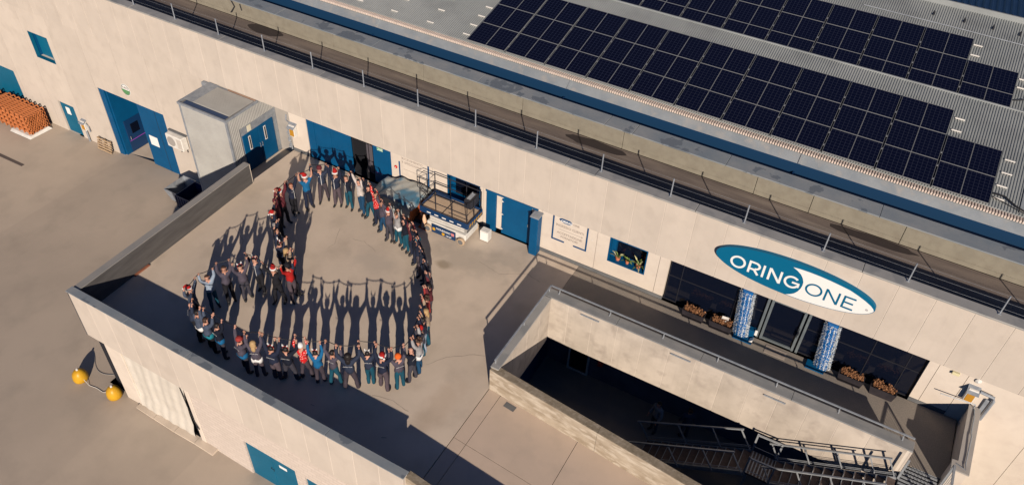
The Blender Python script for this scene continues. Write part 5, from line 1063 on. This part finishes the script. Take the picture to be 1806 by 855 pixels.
for pz in POSES:
    bd, rg = body_mesh(pz); bd.materials.clear(); bd.materials.append(M_skin); bd.shade_smooth(); ln = pz[4]; dh_ = pz[1]
    hx = ln*.7*.35                       # sideways shift of the head from the lean
    # nose, ears and brow as part of the one body mesh
    bm = bmesh.new(); bm.from_mesh(bd)
    for (c, r, sc_) in (((hx, .112, 1.605), .016, (.9, 1.3, 1.6)), ((hx-.088, .015, 1.62), .022, (.5, 1, 1.5)), ((hx+.088, .015, 1.62), .022, (.5, 1, 1.5)), ((hx, .100, 1.645), .03, (1.5, .5, .4))):
        q = bmesh.ops.create_uvsphere(bm, u_segments=7, v_segments=5, radius=r)['verts']
        for v in q: v.co = Vector((v.co.x*sc_[0], v.co.y*sc_[1], v.co.z*sc_[2]))+Vector(c)
    for f in bm.faces: f.smooth = True
    full = D.meshes.new('body'); bm.to_mesh(full); bm.free(); full.materials.append(M_skin)
    S = {'body': full}
    tors = lambda i, c, rg=rg: (rg[i] in 'TAW' and c.z > .90 and c.z < 1.925+dh_) and not (c.z > 1.475 and abs(c.x-hx) < .11)
    S['jacket'] = shell(bd, tors, lambda c: .018+(.016 if c.z < 1.1 else 0), 'jacket')
    S['jumper'] = shell(bd, tors, lambda c: .012+(.010 if c.z < 1.1 else 0), 'jumper')
    S['tee'] = shell(bd, lambda i, c, rg=rg: tors(i, c) and c.z < 1.56, .012, 'top')
    S['hem'] = shell(bd, lambda i, c, rg=rg: (rg[i] in 'TL') and .85 < c.z < .98, .044, 'hem')
    S['trousers'] = shell(bd, lambda i, c, rg=rg: (rg[i] in 'L' or (rg[i] == 'T' and c.z < .99)) and c.z > .09, lambda c: .012+(.010 if c.z < .35 else 0), 'trousers')
    for s, nm in ((-1, 'shoeL'), (1, 'shoeR')): S[nm] = shell(bd, lambda i, c, rg=rg, s=s: (rg[i] == 'F' or c.z < .10) and c.x*s > 0 and c.z < .12, .012, 'shoe', [M_shoe])
    S['hair'] = shell(bd, lambda i, c, rg=rg: rg[i] == 'H' and (c.z > 1.675 or (c.z > 1.57 and c.y < .02)), .020, 'hair')
    hb = MB(); hb.ball((hx, -.06, 1.60), .115, 12, 8, sc=(1.0, .62, 1.35)); hb.ball((hx, -.02, 1.68), .108, 12, 8, sc=(1, 1, .8)); hb.ball((hx, -.10, 1.46), .085, 10, 6, sc=(1, .5, 1.5)); S['longhair'] = hb.mesh('hair', M_hair['dark'], smooth=True)
    cb = MB(); 
    for q in range(12): a = q*2.399; cb.ball((hx+.075*math.cos(a), -.02+.075*math.sin(a), 1.66+.05*math.sin(q*1.7)), .055, 7, 5)
    S['curls'] = cb.mesh('hair', M_hair['brown'], smooth=True)
    kn = MB(); kn.lathe([(.098, 1.64), (.106, 1.66), (.104, 1.72), (.085, 1.77), (.045, 1.80), (.01, 1.81)], (hx, .0, 0), 14); S['beanie'] = kn.mesh('hat', C['black'], smooth=True)
    # floppy santa hat: rim, bent cone and bobble
    sh = MB(); sh.lathe([(.102, 1.655), (.125, 1.665), (.125, 1.705), (.102, 1.715)], (hx, 0, 0), 14, 1)
    sh.tube([(hx, 0, 1.69), (hx, -.01, 1.75), (hx+.03, -.04, 1.80), (hx+.08, -.09, 1.79), (hx+.11, -.13, 1.73)], [.105, .092, .065, .038, .022], 10, 0); sh.ball((hx+.12, -.14, 1.71), .036, 8, 6, 1)
    S['santa'] = sh.mesh('santa_hat', [C['red'], C['white']], smooth=True)
    an = MB(); an.tube([(hx-.09, 0, 1.68), (hx-.06, 0, 1.75), (hx, 0, 1.775), (hx+.06, 0, 1.75), (hx+.09, 0, 1.68)], .010, 6, 1)
    for s in (-1, 1): an.prism([(hx+s*.035, 1.765), (hx+s*.095, 1.775), (hx+s*.085, 1.87)], 1, -.015, .015, 0)
    S['antlers'] = an.mesh('antler_band', [C['white'], C['red']])
    cp = MB(); cp.lathe([(.100, 1.645), (.108, 1.66), (.102, 1.72), (.07, 1.77), (.01, 1.785)], (hx, 0, 0), 14); cp.prism([(hx-.08, .06), (hx+.08, .06), (hx+.07, .17), (hx, .19), (hx-.07, .17)], 2, 1.648, 1.662); S['cap'] = cp.mesh('cap', C['black'], smooth=False)
    gl = MB(); gl.bbox(hx-.075, hx-.01, .098, .112, 1.625, 1.655, .004); gl.bbox(hx+.01, hx+.075, .098, .112, 1.625, 1.655, .004); gl.box(hx-.01, hx+.01, .105, .110, 1.64, 1.646); S['glasses'] = gl.mesh('glasses', M_black)
    ey = MB(); ey.ball((hx-.03, .104, 1.635), .010, 6, 4); ey.ball((hx+.03, .104, 1.635), .010, 6, 4); ey.box(hx-.022, hx+.022, .100, .106, 1.557, 1.563); S['eyes'] = ey.mesh('eyes_and_mouth', M_eye)
    zp = MB(); zp.beam((0, .135, 1.40), (0, .150, 1.28), .016, .008); zp.beam((0, .150, 1.28), (0, .150, .95), .016, .008); zp.tube([(-.07, .04, 1.475), (-.05, .085, 1.44), (0, .12, 1.41), (.05, .085, 1.44), (.07, .04, 1.475)], .008, 5); zp.box(.05, .09, .118, .13, 1.33, 1.345); S['zip'] = zp.mesh('zip_trim', C['white'])
    pr = MB(); 
    BOD.append((S, hx))
_bp = thing('tmp_print', (0, 0, 0), 'x', 'x'); _tx = text('back_print', 'ORING ONE', 0, 0, 0, .05, C['white'], _bp, 1.1, ex=.001, align='CENTER', rot=(0, 0, 0)); PRINT = _tx.data
D.objects.remove(_tx); D.objects.remove(_bp)
def dress(par, me, m=None, loc=(0, 0, 0), name=None, rot=None, scale=None, slot=0):
    o = D.objects.new(name or me.name.split('.')[0], me); COL.objects.link(o); o.parent = par; o.location = loc
    if rot: o.rotation_euler = rot
    if scale: o.scale = scale
    if m is not None: o.material_slots[slot].link = 'OBJECT'; o.material_slots[slot].material = m
    return o
TOPS = {'red': ('jumper', 'red'), 'black': ('jacket', 'black'), 'navyzip': ('jacket', 'navy'), 'grey': ('jacket', 'grey'), 'denim': ('jacket', 'ltden'), 'greyblue': ('jacket', 'slate'), 'navy': ('jacket', 'navy'),
        'whitehem': ('jacket', 'slate'), 'slate': ('jacket', 'slate'), 'navyhem': ('jacket', 'navy'), 'greyhem': ('jacket', 'grey'), 'greywhite': ('jacket', 'grey'), 'nordic': ('jumper', 'nordic'), 'bluewhite': ('jumper', 'blue'),
        'light': ('jacket', 'ltgrey'), 'blondj': ('jacket', 'tan'), 'redc': ('jacket', 'redc'), 'maroon': ('jacket', 'maroon'), 'maroonj': ('jacket', 'maroon'), 'grayred': ('jumper', 'ltgrey'), 'mauvej': ('jacket', 'grey'), 'cream': ('jacket', 'cream'), 'blue': ('tee', 'blue'), 'tan': ('jacket', 'tan')}
HEM = {'whitehem': 'white', 'tealhem': 'tealh', 'navyhem': 'blue', 'greyhem': 'blue', 'greywhite': 'white', 'slate': 'tealh', 'grayred': 'white', 'light': 'white'}
LEGS = {'grey': 'mauve', 'black': 'black', 'teal': 'teal', 'mauve': 'mauve', 'bluej': 'jean', 'light': 'ltden', 'navy': 'navy', 'navyst': 'navy', 'tealhem': 'black'}
CR = thing('people_marker', (0, 0, 0), 'x', 'x'); D.objects.remove(CR)
# x, y, top, legs, head, label  (walking round the ring, every person faces its inside)
PEOPLE = [
(-5.84,-6.98,'red','grey','cap','person in a red printed sweater and black cap at the ring\'s inner notch'),
(-6.14,-7.36,'black','black','santa','person in a black coat with red hat beside the red sweater'),
(-7.05,-7.29,'navyzip','black','antlers','person in a navy jacket with white zip and antlers in the left row'),
(-7.29,-7.81,'grey','grey','antlers','person in a grey suit with antler band, middle of the left row'),
(-7.65,-8.23,'grey','black','brown','person in a grey jacket and black trousers, left in the left row'),
(-7.91,-8.75,'denim','teal','brown','person in a pale denim jacket and teal trousers at the left bend'),
(-7.93,-9.49,'greyblue','black','santa','person in a slate jacket and red hat, leftmost of the ring'),
(-7.36,-10.0,'navy','black','bald','bare headed person in navy just below the leftmost red hat'),
(-6.98,-10.12,'whitehem','black','dark','person in a slate jacket with long white shirt hem, in wall shade'),
(-6.52,-10.22,'slate','tealhem','brown','person in slate with a teal shirt hem, in wall shade'),
(-6.01,-10.22,'navyhem','grey','glass','person in navy with bright blue hem before the gap in the row'),
(-4.99,-10.27,'greyhem','grey','redcap','person with red and black cap, grey jacket and blue hem'),
(-4.41,-10.22,'greywhite','grey','blond','long blond haired person in grey jacket with white hem'),
(-3.88,-10.01,'navy','grey','antlers','person in navy with antlers, right of the blond one'),
(-3.50,-9.80,'navy','grey','antlers','person in navy with antlers, left of the red dotted sweater'),
(-3.10,-9.48,'nordic','grey','whitehat','person in a red dotted Christmas sweater and white hat seen from behind'),
(-2.61,-9.40,'bluewhite','mauve','antlers','person in a bright blue vest with white sleeves and antlers'),
(-2.15,-9.20,'grey','teal','dark','short haired person in grey jacket and teal trousers in front row'),
(-1.61,-9.08,'navy','mauve','longdark','long dark haired person in navy jacket and mauve trousers in front row'),
(-1.18,-8.62,'navy','teal','band','person with white headband, navy top and teal trousers in front row'),
(-.70,-8.56,'navy','mauve','santa','person in navy with santa hat hanging down the back, front row'),
(-.28,-8.26,'grey','teal','orange','person in an orange knitted hat, grey jacket and teal trousers'),
(-.12,-7.80,'navy','grey','bald','bald person in navy and grey at the lower right bend'),
(-.14,-7.36,'light','bluej','curly','curly haired person in pale grey top with white hem'),
(-.36,-6.92,'grey','teal','redhat','person in grey jacket, red hat and teal trousers on the right side'),
(-.50,-6.55,'navy','light','dark','dark haired person in navy with pale denim trousers on the right side'),
(-.66,-6.20,'blondj','teal','blond','blond person in a tan jacket behind the brick red coat'),
(-.98,-5.66,'redc','teal','curly','person in a brick red coat on the right side of the ring'),
(-1.16,-5.22,'maroon','grey','dark','dark haired person in maroon just above the brick red coat'),
(-1.52,-4.70,'grey','navy','bald','bald person in a grey jacket on the right side'),
(-1.93,-4.26,'navy','teal','pink','bare headed person in navy and teal above the bald one'),
(-2.36,-3.86,'navy','navy','glass','person in navy wearing glasses below the teal hat'),
(-2.72,-3.56,'navy','mauve','tealhat','person in a teal knitted hat at the upper right'),
(-3.08,-3.24,'navy','navy','dark','dark haired person in navy right above the teal hat'),
(-3.45,-2.96,'maroonj','navy','pink','bare headed person in maroon beside the wrapped machine'),
(-3.90,-2.78,'navy','teal','dark','person in navy with teal trousers left of the maroon one'),
(-4.38,-2.60,'grayred','teal','curly','curly haired person in a light grey sweater with white hem and teal trousers'),
(-4.78,-2.62,'mauvej','mauve','santa','person in all mauve grey with red hat near the machine'),
(-5.21,-2.40,'mauvej','bluej','dark','person in mauve jacket and blue jeans by the machine'),
(-5.68,-2.16,'nordic','navy','dark','person in a red and white patterned sweater facing the camera, top row'),
(-6.18,-1.96,'navy','teal','dark','dark haired person in navy with teal trousers in the top row'),
(-6.71,-1.85,'cream','bluej','dark','person in a cream hooded jacket and blue jeans in the top row'),
(-7.32,-1.88,'navyzip','teal','brown','person in navy zip jacket and teal trousers in the top row'),
(-7.83,-1.99,'navyzip','mauve','santa','person in navy zip jacket, santa hat and mauve trousers, top row'),
(-8.50,-2.06,'navyzip','mauve','maroonhat','person in a maroon hat and navy zip jacket, left in the top row'),
(-8.72,-2.74,'blue','navyst','santa','person in a bright blue top and red hat at the upper left bend'),
(-8.96,-3.33,'navyzip','black','redhair','auburn haired person in open navy jacket below the bright blue top'),
(-8.84,-4.03,'maroonj','black','santa','person in maroon with red hat, upper left side of the ring'),
(-8.58,-4.58,'maroonj','black','maroonhat','person in maroon with maroon hat on the left side'),
(-8.26,-5.08,'navy','black','santa','person in navy with bright santa hat on the left side'),
(-7.86,-5.46,'navy','black','pink','bare headed person in navy below the bright santa hat'),
(-7.46,-5.78,'navy','navy','brown','brown haired person in navy, second below the bright santa hat'),
(-7.02,-6.16,'navy','black','antlers','person in dark navy with antlers, last before the tan jacket'),
(-6.42,-6.40,'tan','navy','blond','blond person in a tan jacket at the inner notch'),
(-6.02,-6.66,'navy','black','bald','bald person in navy behind the red sweater'),
]
NP_ = len(PEOPLE); CORD = []
prnd = random.Random(11)
def make_person(x, y, z, ang, top, legs, head, lab, pi, sc, grp):
    S, hx = BOD[pi]; t = thing('person', (x, y, z), lab, 'person', grp); t.rotation_euler = (0, 0, ang); t.scale = (sc[0], sc[0], sc[1])
    skin = M_skin if (pi+len(lab)) % 3 else M_skin2
    dress(t, S['body'], skin); kd, cc = TOPS[top]; vv = (len(lab)*7+pi) % 3; cm_ = {('navy', 1): 'navy2', ('navy', 2): 'navy3', ('grey', 1): 'grey2'}.get((cc, vv), cc); dress(t, S[kd], C[cm_], name='jacket' if kd == 'jacket' else 'top')
    dress(t, S['trousers'], C[{('mauve', 1): 'mauve2', ('mauve', 2): 'grey2', ('navy', 1): 'navy2'}.get((LEGS[legs], (len(lab)+pi) % 3), LEGS[legs])], name='trousers'); dress(t, S['shoeL']); dress(t, S['shoeR']); dress(t, S['eyes'])
    if top in HEM: dress(t, S['hem'], C[HEM[top]], name='shirt_hem')
    if top == 'navyzip' or top == 'cream': dress(t, S['zip'])
    if top == 'bluewhite': pass
    H = lambda m: M_hair[m]
    if head == 'santa': dress(t, S['santa']); dress(t, S['hair'], H('dark'), name='hair')
    elif head == 'redhat': dress(t, S['beanie'], C['red'], name='hat'); dress(t, S['hair'], H('brown'), name='hair')
    elif head == 'maroonhat': dress(t, S['beanie'], C['maroon'], name='hat')
    elif head == 'tealhat': dress(t, S['beanie'], C['tealh'], name='hat')
    elif head == 'orange': dress(t, S['beanie'], C['orange'], name='hat', scale=(1.12, 1.12, 1.03), loc=(0, 0, -.05))
    elif head == 'whitehat': dress(t, S['beanie'], C['white'], name='hat', scale=(1.08, 1.08, 1.03), loc=(0, 0, -.05))
    elif head == 'redcap': dress(t, S['cap'], C['redc'], name='cap'); dress(t, S['hair'], H('dark'), name='hair')
    elif head == 'cap': dress(t, S['cap'], C['black'], name='cap'); dress(t, S['glasses'])
    elif head == 'antlers': dress(t, S['hair'], H('dark'), name='hair'); dress(t, S['antlers'])
    elif head == 'band': dress(t, S['hair'], H('dark'), name='hair'); o = dress(t, S['antlers'], C['white'], slot=1)
    elif head == 'glass': dress(t, S['hair'], H('dark'), name='hair'); dress(t, S['glasses'])
    elif head == 'longdark': dress(t, S['longhair'], H('dark'), name='hair')
    elif head == 'blond': dress(t, S['longhair'], H('blond'), name='hair')
    elif head == 'curly': dress(t, S['curls'], H('brown'), name='hair')
    elif head == 'redhair': dress(t, S['hair'], H('red'), name='hair')
    elif head in ('bald', 'pink'):
        if head == 'pink': dress(t, S['hair'], H('grey'), name='hair')
    else: dress(t, S['hair'], H('dark' if head == 'dark' else 'brown'), name='hair')
    if cc in ('navy', 'grey') and kd == 'jacket': dress(t, PRINT, C['white'], name='back_print', loc=(0, -.150, 1.27), rot=(math.pi/2+.0, 0, 0))
    return t
CX_, CY_ = 0, 0
for i, (x, y, top, legs, head, lab) in enumerate(PEOPLE):
    a = PEOPLE[(i-1) % NP_]; c = PEOPLE[(i+1) % NP_]; tx, ty = c[0]-a[0], c[1]-a[1]; L_ = math.hypot(tx, ty); nx, ny = -ty/L_, tx/L_   # inward (ring runs counter-clockwise)
    ang = math.atan2(ny, nx)-math.pi/2+prnd.uniform(-.25, .25); pi = prnd.randrange(8); s1 = prnd.uniform(.88, 1.05); s2 = prnd.uniform(.91, 1.03)
    t = make_person(x, y, 0, ang, top, legs, head, lab, pi, (s1, s2), 'people holding the rubber ring overhead')
    hw = POSES[pi][0]; ln = POSES[pi][4]; dh = POSES[pi][1]
    for s in (1, -1):        # their own right hand comes first when walking round (x runs backwards along the ring)
        lx, ly, lz = s*(hw-.005)+ln*1.1*.35, .137, 2.03+dh
        wx = x+s1*(lx*math.cos(ang)-ly*math.sin(ang)); wy = y+s1*(lx*math.sin(ang)+ly*math.cos(ang)); CORD.append((i, (wx, wy, lz*s2), s))
# order the two hands of every person along the ring
pts = []
for i in range(NP_):
    hh = [h for h in CORD if h[0] == i]; c = PEOPLE[(i+1) % NP_]; hh.sort(key=lambda h: -((h[1][0]-c[0])**2+(h[1][1]-c[1])**2)); pts += [h[1] for h in hh]
cp = []
for i in range(len(pts)):
    p, q = Vector(pts[i]), Vector(pts[(i+1) % len(pts)]); cp.append(p); d = (q-p).length
    if d > .25: cp += [p.lerp(q, .33)-Vector((0, 0, .05*d)), p.lerp(q, .67)-Vector((0, 0, .05*d))]
b = MB(); b.tube(cp, .014, 5, closed=True); b.build('rubber_ring', M_rubber, label='long black rubber cord held overhead by the whole heart of people', cat='cord', origin=tuple(cp[0]))
# two people down in the shaded court (arms up is only for the ring: these use a lowered-arm body)
def standing_body():
    vs = []; es = []; rad = []; seg = []
    def V(x, y, z, r, s, r2=None): vs.append((x, y, z)); rad.append((r, r2 or r)); seg.append(s); return len(vs)-1
    pel = V(0, -.01, .95, .150, 'T', .105); sp1 = V(0, 0, 1.10, .135, 'T', .10); ch = V(0, .0, 1.28, .155, 'T', .105); uc = V(0, -.01, 1.40, .13, 'T', .085); nk = V(0, .0, 1.485, .058, 'H'); h0 = V(0, .02, 1.56, .072, 'H'); h1 = V(0, .015, 1.64, .088, 'H', .10); h2 = V(0, .01, 1.715, .062, 'H')
    es += [(pel, sp1), (sp1, ch), (ch, uc), (uc, nk), (nk, h0), (h0, h1), (h1, h2)]; roots = [0]
    for s in (-1, 1):
        sh = V(s*.17, 0, 1.40, .064, 'A'); el = V(s*.24, .02, 1.12, .046, 'A'); wr = V(s*.24, .16, .92, .028, 'W'); pm = V(s*.235, .20, .86, .034, 'S', .02); es += [(uc, sh), (sh, el), (el, wr), (wr, pm)]
        for q in range(4): a = V(s*.235-.026+.017*q, .205, .85, .009, 'S'); b_ = V(s*.235-.026+.017*q, .225, .80, .008, 'S'); c = V(s*.235-.026+.017*q, .215, .765+.004*q, .007, 'S'); es += [(a, b_), (b_, c)]; roots.append(a)
        a = V(s*.21, .21, .88, .010, 'S'); b_ = V(s*.195, .235, .84, .009, 'S'); es += [(a, b_)]; roots.append(a)
        hp = V(s*.088, -.01, .86, .092, 'L'); kn = V(s*.10, .02, .49, .060, 'L'); an = V(s*.11, -.01, .10, .042, 'L'); ft = V(s*.12, .05, .045, .044, 'F', .036); to = V(s*.135, .15, .035, .038, 'F', .03); es += [(pel, hp), (hp, kn), (kn, an), (an, ft), (ft, to)]
    me = D.meshes.new('body'); me.from_pydata(vs, es, []); o = D.objects.new('tmp_body', me); COL.objects.link(o); o.modifiers.new('s', 'SKIN').use_smooth_shade = True
    for i, (a, b_) in enumerate(rad): me.skin_vertices[0].data[i].radius = (a, b_); me.skin_vertices[0].data[i].use_root = i in roots
    sb = o.modifiers.new('d', 'SUBSURF'); sb.levels = 1
    out = D.meshes.new_from_object(o.evaluated_get(bpy.context.evaluated_depsgraph_get())); D.objects.remove(o); out.materials.clear(); out.materials.append(M_skin); out.shade_smooth(); return out
sb_ = standing_body()
st_top = shell(sb_, lambda i, c: .90 < c.z < 1.47 and c.y < .15, .016, 'jacket'); st_leg = shell(sb_, lambda i, c: .09 < c.z < .97 and c.y < .10 and abs(c.x) < .19, .012, 'trousers'); st_sh = shell(sb_, lambda i, c: c.z < .10 and c.x > 0, .012, 'shoe', [M_shoe]); st_s2 = shell(sb_, lambda i, c: c.z < .10 and c.x <= 0, .012, 'shoe', [M_shoe])
for (x, y, a, tc, lab) in ((6.98, -2.75, 2.6, 'ltgrey', 'person in a pale grey top standing in the dark court'), (8.05, -3.05+.0, .6, 'slate', 'person in a slate jacket in the court shadow by the stair foot')):
    t = thing('person', (x, y if x < 7.5 else -2.45, -3.8), lab, 'person'); t.rotation_euler = (0, 0, a)
    dress(t, sb_, M_skin); dress(t, st_top, C[tc], name='jacket'); dress(t, st_leg, C['slate'], name='trousers'); dress(t, st_sh); dress(t, st_s2); dress(t, BOD[0][0]['hair'], M_hair['brown'], name='hair'); dress(t, BOD[0][0]['eyes'])
